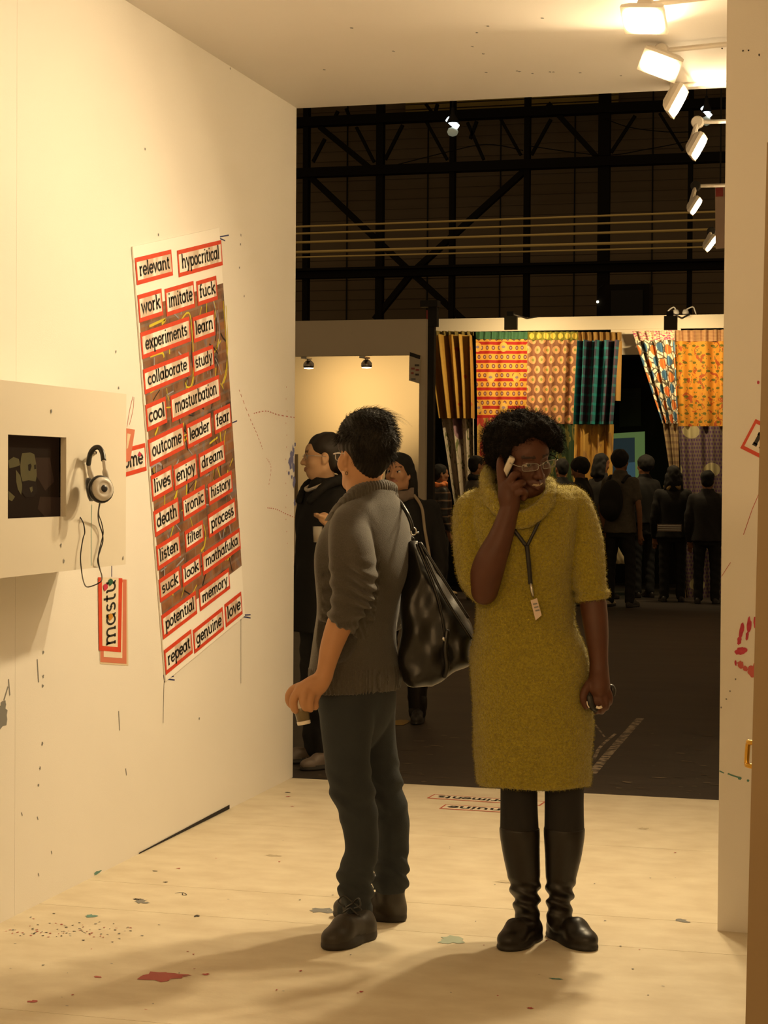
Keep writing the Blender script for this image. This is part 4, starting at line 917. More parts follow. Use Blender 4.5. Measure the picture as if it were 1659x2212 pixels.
def paisley(nt, uv):
    u, v = nsep(nt, uv); w = nt.nodes.new('ShaderNodeTexVoronoi'); w.feature = 'DISTANCE_TO_EDGE'; w.inputs['Scale'].default_value = 1.0
    mp = nt.nodes.new('ShaderNodeMapping'); mp.inputs['Scale'].default_value = (8, 14, 1); nt.links.new(uv, mp.inputs[0]); nt.links.new(mp.outputs[0], w.inputs['Vector'])
    base = nmix(nt, nmath(nt, 'LESS_THAN', w.outputs['Distance'], 0.09), (0.74, 0.68, 0.50), (0.10, 0.08, 0.05))
    m1, _ = dots(nt, u, nmath(nt, 'ADD', v, 0.03), 2.5, 6, 0.20, True, 0.55); base = nmix(nt, m1, base, (0.62, 0.17, 0.03)); m2, _ = dots(nt, nmath(nt, 'ADD', u, 0.2), v, 2.5, 6, 0.18, True, 0.5)
    return nmix(nt, m2, base, (0.05, 0.14, 0.24))
def leafy(nt, uv):
    n1 = noise(nt, uv, 9, 3, 1.5); base = nmix(nt, nmath(nt, 'GREATER_THAN', n1, 0.58), (0.62, 0.26, 0.02), (0.36, 0.07, 0.01)); u, v = nsep(nt, uv); m1, _ = dots(nt, u, v, 7, 10, 0.22, True, 1.5)
    base = nmix(nt, m1, base, (0.12, 0.11, 0.01)); n2 = noise(nt, uv, 24, 2, 0.5); return nmix(nt, nmath(nt, 'GREATER_THAN', n2, 0.62), base, (0.20, 0.16, 0.02))
def violet(nt, uv):
    u, v = nsep(nt, uv); m1, _ = dots(nt, u, v, 22, 44, 0.33, True); base = nmix(nt, m1, (0.20, 0.15, 0.12), (0.11, 0.05, 0.13)); m2, d = dots(nt, nmath(nt, 'ADD', u, 0.1), nmath(nt, 'ADD', v, 0.03), 1.6, 4.5, 0.22, True, 1.2); return nmix(nt, m2, base, (0.46, 0.40, 0.22))
def floral(nt, uv):
    n1 = noise(nt, uv, 13, 2, 2.5); base = nmix(nt, nmath(nt, 'GREATER_THAN', n1, 0.60), (0.52, 0.44, 0.34), (0.16, 0.17, 0.06)); u, v = nsep(nt, uv); m, _ = dots(nt, nmath(nt, 'ADD', u, 0.05), v, 1.0, 1.5, 0.12, False, 0.7); return nmix(nt, m, base, (0.30, 0.17, 0.20))
def ochre(nt, uv):
    u, v = nsep(nt, uv); m, _ = dots(nt, u, v, 2.5, 3, 0.07); base = nmix(nt, noise(nt, uv, 30), (0.40, 0.22, 0.03), (0.50, 0.29, 0.05)); return nmix(nt, m, base, (0.42, 0.10, 0.03))
def yellowflower(nt, uv):
    u, v = nsep(nt, uv); m, _ = dots(nt, u, v, 7, 1, 0.36, False, 1.0); return nmix(nt, m, (0.22, 0.20, 0.02), (0.70, 0.52, 0.08))
def checks(c1, c2, n, k=0.3):
    def f(nt, uv):
        u, v = nsep(nt, uv); a = nmath(nt, 'LESS_THAN', nmath(nt, 'FRACT', nmath(nt, 'MULTIPLY', v, n)), k); b = nmath(nt, 'LESS_THAN', nmath(nt, 'FRACT', nmath(nt, 'MULTIPLY', u, n * 1.3)), k); return nmix(nt, nmath(nt, 'MULTIPLY', nmath(nt, 'ADD', a, b), 0.5), c1, c2)
    return f
def plain(c1, c2, sc=20, thr=None):
    def f(nt, uv):
        n1 = noise(nt, uv, sc, 3, 1.0); return nmix(nt, n1 if thr is None else nmath(nt, 'GREATER_THAN', n1, thr), c1, c2)
    return f
def panel(name, c4, m, parent, folds=6, amp=0.05, Yp=YX - 0.03, nu=48, nv=10, seed=0, base=None):
    """cloth panel with hanging folds; c4 pixel corners TL TR BR BL"""
    r = random.Random(seed); ph = [r.uniform(0, 6.28) for _ in range(4)]; v = []; uv = []
    for j in range(nv + 1):
        t = j / nv; a = np.array(c4[0]) * (1 - t) + np.array(c4[3]) * t; b = np.array(c4[1]) * (1 - t) + np.array(c4[2]) * t
        for i in range(nu + 1):
            s_ = i / nu; q = a * (1 - s_) + b * s_; p = onY(q[0], q[1], Yp)
            wv = math.sin(s_ * folds * 2 * PI + ph[0] + 0.5 * math.sin(t * 2 + ph[1])) + 0.5 * math.sin(s_ * folds * 1.7 * 2 * PI + ph[2])
            p = p + np.array([0, -1.0, 0]) * amp * (1.1 + wv) * 0.6; v.append(p - (0 if base is None else base)); uv.append((s_, 1 - t))
    f = [(j * (nu + 1) + i, (j + 1) * (nu + 1) + i, (j + 1) * (nu + 1) + i + 1, j * (nu + 1) + i + 1) for j in range(nv) for i in range(nu)]
    return mesh_obj(name, v, f, m, parent, True, uv)
def curtain(label, parts, px, seed, Yp=YX - 0.03):
    b = np.array([onY(px, 900, Yp)[0], Yp, -0.03]); e = empty('patchwork_curtain', b, label, 'curtain', 'patterned cloths hung on the far booth')
    for i, (nm, c4, m, fo, am) in enumerate(parts): panel(nm, c4, m, e, fo, am, Yp, seed=seed, base=b, nu=40, nv=8 if i else 3)
U_ = uv_mat
curtain('ochre curtain with dark folds and white floral lower patch', [('heading', ((935, 716), (1028, 717), (1028, 726), (936, 726)), U_('olive_heading', plain((0.16, 0.12, 0.03), (0.24, 0.17, 0.04))), 7, 0.12), ('ochre_patch', ((936, 726), (1028, 726), (1031, 905), (962, 905)), U_('ochre_cloth', ochre), 4, 0.26), ('floral_patch', ((962, 905), (1031, 905), (1032, 1292), (1020, 1292)), U_('floral_cloth', floral), 3, 0.16)], 990, 3)
curtain('red and yellow striped curtain with green heading', [('heading', ((1028, 717), (1142, 717), (1142, 733), (1028, 733)), U_('green_heading', plain((0.03, 0.11, 0.05), (0.06, 0.17, 0.07))), 8, 0.05), ('striped_patch', ((1028, 733), (1142, 733), (1140, 903), (1031, 903)), U_('striped_cloth', stripes), 3, 0.03), ('pink_patch', ((1031, 903), (1140, 903), (1140, 1292), (1033, 1292)), U_('pink_cloth', plain((0.45, 0.05, 0.03), (0.55, 0.33, 0.07), 9, 0.52)), 3, 0.08)], 1085, 5)
curtain('brown curtain printed with pale medallions', [('heading', ((1142, 717), (1250, 717), (1250, 735), (1142, 735)), U_('yellow_flower_heading', yellowflower), 9, 0.05), ('medallion_patch', ((1142, 735), (1252, 735), (1246, 916), (1140, 916)), U_('medallion_cloth', medals), 4, 0.06), ('green_patch', ((1140, 916), (1244, 916), (1240, 1292), (1140, 1292)), U_('dark_green_cloth', plain((0.025, 0.05, 0.015), (0.16, 0.14, 0.03), 7, 0.58)), 3, 0.06)], 1195, 8)
curtain('tan strip of cloth behind the blue plaid curtain', [('heading', ((1318, 718), (1343, 718), (1343, 737), (1318, 737)), U_('brown_heading_b', plain((0.30, 0.16, 0.04), (0.40, 0.22, 0.06))), 2, 0.02), ('tan_patch', ((1318, 737), (1344, 737), (1341, 866), (1318, 866)), U_('tan_strip_cloth', plain((0.48, 0.26, 0.06), (0.54, 0.30, 0.08))), 1.2, 0.03)], 1335, 9, YX)
curtain('blue plaid curtain with tan lower patch', [('heading', ((1250, 718), (1340, 718), (1340, 737), (1251, 737)), U_('brown_heading', plain((0.28, 0.15, 0.03), (0.40, 0.22, 0.05))), 7, 0.06), ('plaid_patch', ((1251, 737), (1341, 737), (1328, 917), (1243, 917)), U_('plaid_cloth', plaid), 4, 0.20), ('tan_patch', ((1243, 917), (1328, 917), (1318, 1292), (1236, 1292)), U_('tan_cloth', plain((0.50, 0.28, 0.05), (0.36, 0.19, 0.05), 6, 0.57)), 3, 0.08)], 1290, 11, YX - 0.14)
curtain('white paisley curtain drawn aside', [('heading', ((1367, 716), (1458, 714), (1459, 735), (1374, 737)), U_('pink_leaf_heading', plain((0.66, 0.58, 0.34), (0.42, 0.02, 0.14), 11, 0.53)), 6, 0.06), ('paisley_patch', ((1374, 737), (1459, 735), (1468, 915), (1433, 915)), U_('paisley_cloth', paisley), 4, 0.11), ('striped_patch', ((1433, 915), (1467, 915), (1476, 1292), (1488, 1292)), U_('narrow_striped_cloth', checks((0.40, 0.29, 0.14), (0.17, 0.09, 0.06), 26, 0.4)), 2, 0.08)], 1430, 13, YX - 0.22)
curtain('orange leafy curtain with violet lower patch', [('heading', ((1458, 714), (1600, 712), (1600, 738), (1459, 738)), U_('checked_heading', checks((0.50, 0.28, 0.12), (0.18, 0.06, 0.02), 8)), 7, 0.05), ('leafy_patch', ((1459, 738), (1600, 738), (1600, 921), (1466, 921)), U_('leafy_cloth', leafy), 3, 0.07), ('violet_patch', ((1466, 921), (1600, 921), (1600, 1292), (1485, 1292)), U_('violet_cloth', violet), 4, 0.10)], 1510, 15)
# black side drape left of the ochre curtain and the projection inside
q = [onY(x, y, YX + 2.2) for x, y in ((1316, 937), (1393, 932), (1394, 1150), (1312, 1150))]
ps = plate('projection_screen', q, NYm, 0.01, mat('green_projection', (0.02, 0.03, 0.02), 0.6, emit=(0.06, 0.095, 0.028), estr=1.0)); tag(ps, 'green and blue projected picture glowing inside the textile booth', 'screen')
plate('blue_picture', [onY(x, y, YX + 2.185) for x, y in ((1312, 948), (1371, 945), (1372, 1100), (1310, 1100))], NYm, 0.002, mat('blue_projection', (0.01, 0.015, 0.02), 0.6, emit=(0.010, 0.017, 0.018), estr=1.0), ps)
plate('lower_picture', [onY(x, y, YX + 2.18) for x, y in ((1352, 1000), (1372, 998), (1374, 1100), (1345, 1100))], NYm, 0.002, mat('pale_projection', (0.01, 0.02, 0.03), 0.6, emit=(0.022, 0.046, 0.056), estr=1.0), ps)
q = onY(1365, 900, YX + 2.75); fp = plate('dim_picture', [onY(x, y, YX + 2.75) for x, y in ((1338, 840), (1385, 838), (1385, 920), (1338, 922))], NYm, 0.01, mat('dim_green_picture', (0.02, 0.03, 0.018), 0.6)); tag(fp, 'barely visible dark green picture inside the textile booth', 'picture')
# far lamps with the hanging board near the right wall
pn = [onY(1566, 700, 11.0)[0], onY(1570, 700, 13.6)[0]]
wn = mesh_obj('wall_neighbour', [(pn[0], 11.0, -0.03), (pn[0] + 0.1, 11.0, -0.03), (pn[1] + 0.1, 13.6, -0.03), (pn[1], 13.6, -0.03), (pn[0], 11.0, 3.9), (pn[0] + 0.1, 11.0, 3.9), (pn[1] + 0.1, 13.6, 3.9), (pn[1], 13.6, 3.9)], [(3,2,1,0),(4,5,6,7),(0,1,5,4),(1,2,6,5),(2,3,7,6),(3,0,4,7)], M_bwall); tag(wn, kind='structure')
pb_ = [onY(x, y, 12.8) for x, y in ((1545.5, 406), (1585, 404), (1585, 536), (1546.5, 538))]
hbd = plate('hanging_board', pb_, NYm, 0.03, mat('pinkish_board', (0.62, 0.46, 0.36), 0.6)); tag(hbd, 'pinkish white board hung beyond the right wall', 'board')
plate('red_corner', [onY(x, y, 12.765) for x, y in ((1545.5, 406), (1562, 405), (1562, 424), (1546, 425))], NYm, 0.002, M_redp, hbd)
MB().tube([onY(1556, 405, 12.8), onY(1556, 405, 12.8) + [0, 0, 6]], 0.006, 6).build('wire', M_dark, hbd)
P5, P6 = onY(1504, 446, 11.6), onY(1537, 527, 13.2)
floodlight('small white floodlight with black hinge beyond the taped one', P5, (0.84, -0.05, -0.54), (0.54, 0, 0.84), onY(1503, 402, 11.65), onY(1568, 400, 11.65), 0, (0.10, 0.12), hingem=M_dark, depth=0.05)
floodlight('small white floodlight beside the hanging board, lowest of them', P6, (0.80, -0.05, -0.6), (0.6, 0, 0.8), onY(1537, 500, 13.25), onY(1572, 497, 13.25), 0, (0.11, 0.13), hingem=M_dark, depth=0.05)
# marks and tape on the hall floor
M_tape = mat('worn_floor_tape', (0.38, 0.30, 0.20), 0.6, (0.07, 0.05, 0.035), 26, 0.16, stretch=(1, 1, 1))
HZ = -0.03
for pts, w in ((((1278, 1672), (1320, 1622), (1383, 1552)), 0.05), (((1283, 1640), (1298, 1612), (1330, 1585)), 0.02), (((1277, 1553), (1306, 1592)), 0.012)):
    P = [onZ(x, y, HZ) for x, y in pts]; flat_ribbon('floor_tape', catmull(P, 6), (0, 0, 1), w, M_tape, hf)
for i in range(240):
    x, y = random.uniform(640, 1550), 1560 + 165 * random.random() ** 0.7; r1 = random.uniform(0.004, 0.025)
    e1 = np.array([1.0, 0, 0]); splat('floor_scuff', onZ(x, y, HZ), (0, 0, 1), e1, np.array([0, 1.0, 0]), r1 * random.uniform(0.5, 2.0), r1 * 0.4, random.choice([mat('pale_scuff', (0.24, 0.18, 0.12), 0.7), mat('brown_scuff', (0.11, 0.075, 0.045), 0.7), MATS['brown_scuff']]), hf, 0.4, 9, i)
splat('floor_scuff', onZ(862, 1562, HZ), (0, 0, 1), (1, 0, 0), (0, 1, 0), 0.05, 0.12, mat('yellow_scuff', (0.30, 0.18, 0.03), 0.7), hf, 0.4, 9, 5)
# ------------------------------------------------------------------ people
class Fig:
    """a person's own frame: x to the camera's right, y away from it, z up; pixel positions are put at v metres towards the camera"""
    def __init__(s, name, px, py, label, z=0.0, group=None):
        b = onZ(px, py, z); s.b = b; d = b - CP; d[2] = 0; s.yv = _n(d); s.xv = np.array([s.yv[1], -s.yv[0], 0]); s.zv = np.array([0, 0, 1.0])
        s.R = np.stack([s.xv, s.yv, s.zv]); s.rz = math.atan2(s.xv[1], s.xv[0])
        cz = -(CM.T @ (b - CP))[2]; s.s = cz / FPX
        s.root = empty(name, b, label, 'person', group, s.rz)
    def L(s, px, py, v=0.0):
        d = ray(px, py); t = ((s.b - s.yv * v - CP) @ s.yv) / (d @ s.yv); return s.R @ (CP + d * t - s.b)
    def G(s, px, py, z=0.0):     # point on the ground under a pixel
        return s.R @ (onZ(px, py, s.b[2] + z) - s.b)
    def T(s, pts): return [s.L(*p[:3]) for p in pts], [p[3] * s.s for p in pts]
    def rings(s, rows, dep, th=0.0, v=0.0, ratio=None):
        """rows (py, left px, right px[, v, depth]); ratio keeps depth/width for turned ellipses"""
        out = []
        for r in rows:
            vv = r[3] if len(r) > 3 else v; a = s.L(r[1], r[0], vv); b = s.L(r[2], r[0], vv); hw = (b[0] - a[0]) / 2
            if ratio: k = math.sqrt(math.cos(th) ** 2 + (ratio * math.sin(th)) ** 2); rx = hw / k; ry = rx * ratio
            else: rx = hw; ry = r[4] if len(r) > 4 else dep
            out.append(((a[2] + b[2]) / 2, (a[0] + b[0]) / 2, -vv, rx, ry))
        return out
def skinmat(name, c, c2, lip, eye=(0.55, 0.5, 0.45)):
    return [mat(name, c, 0.5, c2, 14, 0.6, spec=0.35), mat(name + '_lips', lip, 0.45), mat(name + '_eye_white', eye, 0.2), mat('dark_iris', (0.012, 0.008, 0.006), 0.15), mat(name + '_brow', tuple(q * 0.25 for q in c), 0.7), mat(name + '_teeth', (0.40, 0.31, 0.20), 0.3)]
def head(V, c, R, k=1.0, male=True, smile=False, ears=True, fine=True, lid=1.0):
    """head volume: R columns = person's right, forward, up"""
    c = np.array(c, float); P = lambda x, y, z: c + R @ (np.array([x, y, z]) * k)
    V.ell(P(0, -0.012, 0.038), np.array([0.074, 0.094, 0.082]) * k, R, 0.02)
    V.ell(P(0, 0.022, -0.030), np.array([0.060, 0.070, 0.080]) * k, R, 0.03)
    V.ell(P(0, 0.052, -0.088), np.array([0.030, 0.032, 0.024]) * k, R, 0.03)
    V.ell(P(0, 0.066, 0.034), np.array([0.050, 0.026, 0.030]) * k, R, 0.025)
    for sx in (-1, 1):
        V.ell(P(sx * 0.040, 0.058, -0.026), np.array([0.024, 0.024, 0.024]) * k, R, 0.02)
        V.cap(P(sx * 0.052, 0.0, -0.06), P(sx * 0.026, 0.055, -0.092), 0.020 * k, 0.018 * k, 0.02)
        if fine: V.ell(P(sx * 0.031, 0.094, 0.004), np.array([0.020, 0.016, 0.013]) * k, R, 0.012, None, 's')
        V.ell(P(sx * 0.031, 0.076, 0.002), np.array([0.0135, 0.0125, 0.0105 * lid]) * k, R, 0.002, 2)
        V.ell(P(sx * 0.031, 0.0862, 0.002), np.array([0.0062, 0.0035, 0.0062 * lid]) * k, R, 0.0, 3)
        V.cap(P(sx * 0.016, 0.089, 0.010), P(sx * 0.044, 0.078, 0.009), 0.0040 * k, 0.0030 * k, 0.004)      # upper lid
        V.cap(P(sx * 0.016, 0.093, 0.027), P(sx * 0.047, 0.080, 0.029), 0.0036 * k, 0.0030 * k, 0.004, 4)    # brow
        if ears:
            V.ell(P(sx * 0.076, -0.008, -0.004), np.array([0.011, 0.020, 0.031]) * k, R @ rot(sx * -0.35), 0.010)
            V.ell(P(sx * 0.084, -0.004, 0.002), np.array([0.006, 0.010, 0.017]) * k, R, 0.006, None, 's')
            V.ell(P(sx * 0.074, 0.002, -0.028), np.array([0.007, 0.010, 0.011]) * k, R, 0.008)
    V.cap(P(0, 0.088, 0.008), P(0, 0.108, -0.030), 0.0085 * k, 0.0125 * k, 0.012)
    for sx in (-1, 1): V.ell(P(sx * 0.012, 0.098, -0.033), np.array([0.009, 0.010, 0.008]) * k, R, 0.008)
    w = 0.027 if smile else 0.022
    if smile:
        V.cap(P(-w, 0.080, -0.054), P(0, 0.094, -0.056), 0.0055 * k, 0.0065 * k, 0.006, 1); V.cap(P(w, 0.080, -0.054), P(0, 0.094, -0.056), 0.0055 * k, 0.0065 * k, 0.006, 1)
        V.cap(P(-w, 0.079, -0.058), P(0, 0.091, -0.073), 0.0055 * k, 0.0075 * k, 0.006, 1); V.cap(P(w, 0.079, -0.058), P(0, 0.091, -0.073), 0.0055 * k, 0.0075 * k, 0.006, 1)
        V.ell(P(0, 0.090, -0.0635), np.array([0.016, 0.010, 0.0042]) * k, R, 0.001, 5)
    else:
        V.cap(P(-w, 0.082, -0.060), P(0, 0.093, -0.057), 0.0045 * k, 0.006 * k, 0.006, 1); V.cap(P(w, 0.082, -0.060), P(0, 0.093, -0.057), 0.0045 * k, 0.006 * k, 0.006, 1)
        V.cap(P(-w * 0.8, 0.082, -0.064), P(0, 0.092, -0.068), 0.0045 * k, 0.007 * k, 0.006, 1); V.cap(P(w * 0.8, 0.082, -0.064), P(0, 0.092, -0.068), 0.0045 * k, 0.007 * k, 0.006, 1)
    return P
def glasses(root, P, m, lw=0.024, lh=0.014, x=0.033, y=0.103, z=0.0, r=0.0014, lens=True, temple=0.085):
    g = MB(); n = 28; e = bpy.data.objects.new('glasses', None)
    ob = None
    for sx in (-1, 1):
        rim = []
        for i in range(n):
            a = 2 * PI * i / n; ca, sa = math.cos(a), math.sin(a); q = 0.55
            xx = math.copysign(abs(ca) ** q, ca) * lw; zz = math.copysign(abs(sa) ** q, sa) * lh
            rim.append(P(sx * x + xx, y - abs(sx * x + xx) * 0.22, z + zz))
        g.tube(rim, r, 6, True)
        g.tube([P(sx * (x + lw), y - (x + lw) * 0.22, z + lh * 0.4), P(sx * (x + lw + 0.012), y - 0.02, z + lh * 0.5), P(sx * 0.079, y - temple * 0.6, z + 0.008), P(sx * 0.080, y - temple - 0.03, z + 0.004)], r * 1.1, 6)
    g.tube([P(-(x - lw), y, z + lh * 0.3), P(0, y + 0.004, z + lh * 0.5), P(x - lw, y, z + lh * 0.3)], r, 6)
    ob = g.build('glasses', m, root, True)
    if lens:
        for sx in (-1, 1):
            rim = [P(sx * x + math.copysign(abs(math.cos(a)) ** 0.55, math.cos(a)) * lw, y - abs(sx * x) * 0.22, z + math.copysign(abs(math.sin(a)) ** 0.55, math.sin(a)) * lh) for a in np.linspace(0, 2 * PI, 24, endpoint=False)]
            mesh_obj('lens', rim, [tuple(range(24))], mat('spectacle_glass', (0.9, 0.9, 0.85), 0.03, alpha=0.05, spec=0.5), ob)
    return ob
def shoe(V, heel, toe, w, h, k=0.01, m=0, toe_h=0.045, sole=0.02, msole=1, toe_w=None):
    """shoe between ground points heel and toe"""
    a = np.array(heel, float); b = np.array(toe, float); d = _n(b - a); ln = np.linalg.norm(b - a); at = lambda t, z: a + d * ln * t + np.array([0, 0, z]); tw = toe_w or w
    th = math.atan2(d[1], d[0]); R = np.array([[math.cos(th), -math.sin(th), 0], [math.sin(th), math.cos(th), 0], [0, 0, 1]])
    V.ell(at(0.17, h * 0.42), (ln * 0.20, w * 0.92, h * 0.58), R, k, m); V.cap(at(0.2, h * 0.5), at(0.62, toe_h * 0.95), w * 0.85, tw * 0.9, k, m)
    V.ell(at(0.76, toe_h * 0.55), (ln * 0.25, tw, toe_h * 0.62), R, k, m)
    if sole:
        V.ell(at(0.68, sole * 0.4), (ln * 0.335, tw * 1.14, sole), R, 0.01, msole); V.ell(at(0.20, sole * 0.4), (ln * 0.225, w * 1.06, sole), R, 0.01, msole); V.ell(at(0.42, sole * 0.4), (ln * 0.25, w * 1.0, sole * 0.9), R, 0.02, msole)
    V.below(0.0)
def fold(fx, fy, fz, amp, ph=0.0, warp=3.0):
    return lambda X, Y, Z: amp * np.sin(X * fx + Y * fy + Z * fz + ph + 1.2 * np.sin(Z * warp * 4 + X * 9 + ph) + 0.9 * np.sin(Y * 13 + Z * 5))
def lump(amp, f, ph=0.0):
    return lambda X, Y, Z: amp * (np.sin(X * f + ph + 1.3 * np.sin(Z * f * 0.7)) * np.sin(Y * f * 1.1 + 1.7 * ph) + np.sin(Z * f * 0.9 + 2 * ph + np.sin(X * f * 0.8)) * 0.7)

# ============================================================ person in the grey sweater
F1 = Fig('person', 790, 2005, 'short haired person in grey sweater and jeans holding a small cup, back turned')
M_sk1 = skinmat('warm_skin', (0.42, 0.21, 0.10), (0.48, 0.25, 0.12), (0.36, 0.14, 0.08))
th1 = math.radians(53)
V = Vol((-0.42, -0.45, 0.0), (0.30, 0.40, 1.75), 0.0036)
R1 = rot(math.radians(30), math.radians(-2), math.radians(2)); R1 = np.stack([R1[:, 0], R1[:, 1], R1[:, 2]], 1)
hc = F1.L(786, 985, 0.0); Ph = head(V, hc, R1, 1.0)
V.tube(*F1.T([(783, 1000, 0.01, 37), (786, 1040, 0.0, 38), (795, 1085, -0.01, 44)]), k=0.02)
V.loft(F1.rings([(1090, 765, 842), (1130, 745, 846), (1250, 725, 840), (1400, 722, 828), (1500, 728, 822), (1540, 735, 818)], 0, th1, 0.0, 0.55), th1, 0.03)
V.tube(*F1.T([(760, 1140, 0.11, 22), (759, 1230, 0.18, 24), (747, 1320, 0.195, 25), (733, 1350, 0.20, 26), (715, 1400, 0.215, 22), (704, 1445, 0.225, 17), (699, 1462, 0.225, 16)]), k=0.02)
V.tube(*F1.T([(840, 1130, -0.12, 22), (857, 1230, -0.17, 20), (846, 1310, -0.15, 18)]), k=0.02)
V.tube(*F1.T([(752, 1520, 0.06, 36), (751, 1690, 0.09, 28), (778, 1800, 0.09, 22), (768, 1950, 0.10, 20)]), k=0.03)
V.tube(*F1.T([(804, 1520, -0.06, 34), (820, 1690, -0.09, 27), (846, 1800, -0.09, 22), (843, 1930, -0.09, 20)]), k=0.03)
er = F1.L(741, 1000, 0.045); Re = rot(math.radians(30 + 62)); V.ell(er, (0.011, 0.019, 0.027), Re, 0.006); V.ell(er + [0.006, -0.016, 0.003], (0.010, 0.008, 0.014), None, 0.004, None, 's'); V.ell(er + [0.012, -0.002, -0.024], (0.007, 0.008, 0.009), None, 0.006)
V.ell(er + [0.018, -0.018, 0.002], (0.006, 0.012, 0.024), None, 0.004, None, 's')
# left hand closing from above on the cup
V.tube(*F1.T([(699, 1462, 0.225, 16), (690, 1478, 0.228, 18), (676, 1488, 0.23, 18), (660, 1491, 0.232, 15)]), k=0.012)
V.tube(*F1.T([(680, 1472, 0.235, 14), (662, 1482, 0.24, 13), (648, 1487, 0.24, 10)]), k=0.012)
for ch in ([(650, 1484, 0.226, 10), (634, 1490, 0.222, 8.5), (625, 1502, 0.214, 7.8), (625, 1515, 0.206, 7), (631, 1525, 0.203, 6)],
           [(652, 1488, 0.244, 10), (640, 1500, 0.252, 8.5), (634, 1514, 0.254, 7.8), (635, 1527, 0.252, 7), (639, 1536, 0.25, 6)],
           [(662, 1494, 0.254, 9.5), (656, 1508, 0.268, 8.2), (656, 1520, 0.268, 7.4), (661, 1531, 0.262, 6.2)],
           [(673, 1496, 0.248, 9.5), (669, 1510, 0.262, 8.2), (668, 1522, 0.263, 7.2), (671, 1533, 0.258, 6)],
           [(686, 1492, 0.222, 10), (681, 1506, 0.226, 8.5), (678, 1518, 0.232, 8), (681, 1527, 0.24, 7)]):
    V.tube(*F1.T(ch), k=0.007, n=3)
body1 = V.mesh('body', M_sk1, F1.root)
# sweater
M_swt = mat('grey_knit', (0.050, 0.043, 0.034), 0.9, (0.074, 0.064, 0.050), 220, 0.5, bump=0.35, bscale=420, sheen=0.25)
V = Vol((-0.40, -0.42, 0.70), (0.26, 0.36, 1.55), 0.0045)
V.loft(F1.rings([(1056, 768, 850), (1075, 750, 858), (1092, 733, 867), (1115, 718, 874), (1145, 703, 881), (1185, 688, 883), (1230, 683, 878), (1303, 685, 866), (1365, 680, 854), (1415, 675, 857), (1455, 672, 864), (1490, 680, 862)], 0, th1, 0.0, 0.62), th1, 0.0, 0, 2.3)
V.tube(*F1.T([(768, 1118, 0.10, 34), (753, 1145, 0.13, 42), (757, 1195, 0.175, 46), (759, 1245, 0.185, 46), (756, 1295, 0.19, 41), (746, 1328, 0.195, 38), (733, 1352, 0.20, 34)]), k=0.035)
V.tube(*F1.T([(835, 1105, -0.10, 36), (848, 1160, -0.15, 42), (858, 1240, -0.17, 38), (846, 1330, -0.15, 32)]), k=0.035)
a_ = F1.L(746, 1326, 0.195); b_ = F1.L(729, 1360, 0.20); V.cap(a_, b_, 0.058, 0.054, 0.006)
a_ = F1.L(756, 1290, 0.19)
e_ = F1.L(722, 1374, 0.203); dd = _n(e_ - F1.L(746, 1326, 0.195)); cp_ = F1.L(733, 1352, 0.2)
sl_, X, Y, Z = V.reg(e_ - 0.13, e_ + 0.13); pl = (X - cp_[0]) * dd[0] + (Y - cp_[1]) * dd[1] + (Z - cp_[2]) * dd[2]
nr_ = np.sqrt((X - e_[0]) ** 2 + (Y - e_[1]) ** 2 + (Z - e_[2]) ** 2) < 0.10
V.D[sl_] = np.where(nr_, np.maximum(V.D[sl_], pl), V.D[sl_])
# folds: long hanging folds on the back, bunched rings on the sleeve
V.disp(lambda X, Y, Z: 0.009 * np.sin(X * 58 - Y * 30 + 3.2 * np.sin(Z * 4.6)) * np.clip((1.45 - Z) / 0.25, 0, 1) * np.clip((Z - 0.85) / 0.2, 0, 1))
sa, sb = F1.L(700, 1340, 0.12), F1.L(815, 1180, 0.32)
V.disp(lambda X, Y, Z: 0.0060 * np.sin(Z * 150 + X * 45 + 2.2 * np.sin(X * 32 + Z * 17)) * np.clip((F1.L(757, 1190, .1)[2] - Z) / 0.08, 0, 1), (sa[0], -0.36, sa[2]), (sb[0], -0.10, sb[2]))
V.disp(lambda X, Y, Z: 0.0035 * np.sin(np.arctan2(Y, X) * 95), (-1, -1, F1.L(780, 1490)[2]), (1, 1, F1.L(780, 1440)[2]))
V.disp(lambda X, Y, Z: 0.003 * np.sin(X * 330 + Z * 120), (F1.L(695, 1370)[0], -0.36, F1.L(780, 1372)[2]), (F1.L(790, 1370)[0], -0.12, F1.L(780, 1332)[2]))
sw1 = V.mesh('sweater', M_swt, F1.root)
# ribbed stand collar open at the front
V = Vol(F1.L(690, 1130, 0.25) - [0, 0, 0], F1.L(880, 1000, -0.25), 0.003)
cl = [(770, 1066, 0.075, 14), (795, 1056, 0.055, 15), (825, 1052, 0.01, 15), (843, 1056, -0.04, 14), (838, 1056, -0.08, 13), (805, 1052, -0.11, 12), (770, 1070, -0.10, 12)]
V.tube(*F1.T([(745, 1090, 0.085, 12)] + cl), k=0.01); V.tube(*F1.T([(p[0] - 2 + 4 * (p[0] > 800), p[1] + 17, p[2] * 1.06, p[3]) for p in cl]), k=0.014)
V.tube(*F1.T([(770, 1066, 0.075, 13), (748, 1085, 0.085, 13), (727, 1112, 0.07, 14), (712, 1140, 0.04, 15), (700, 1170, 0.0, 14)]), k=0.014)
V.disp(lambda X, Y, Z: 0.0022 * np.sin(X * 420 + Y * 300))
V.mesh('collar', M_swt, F1.root)
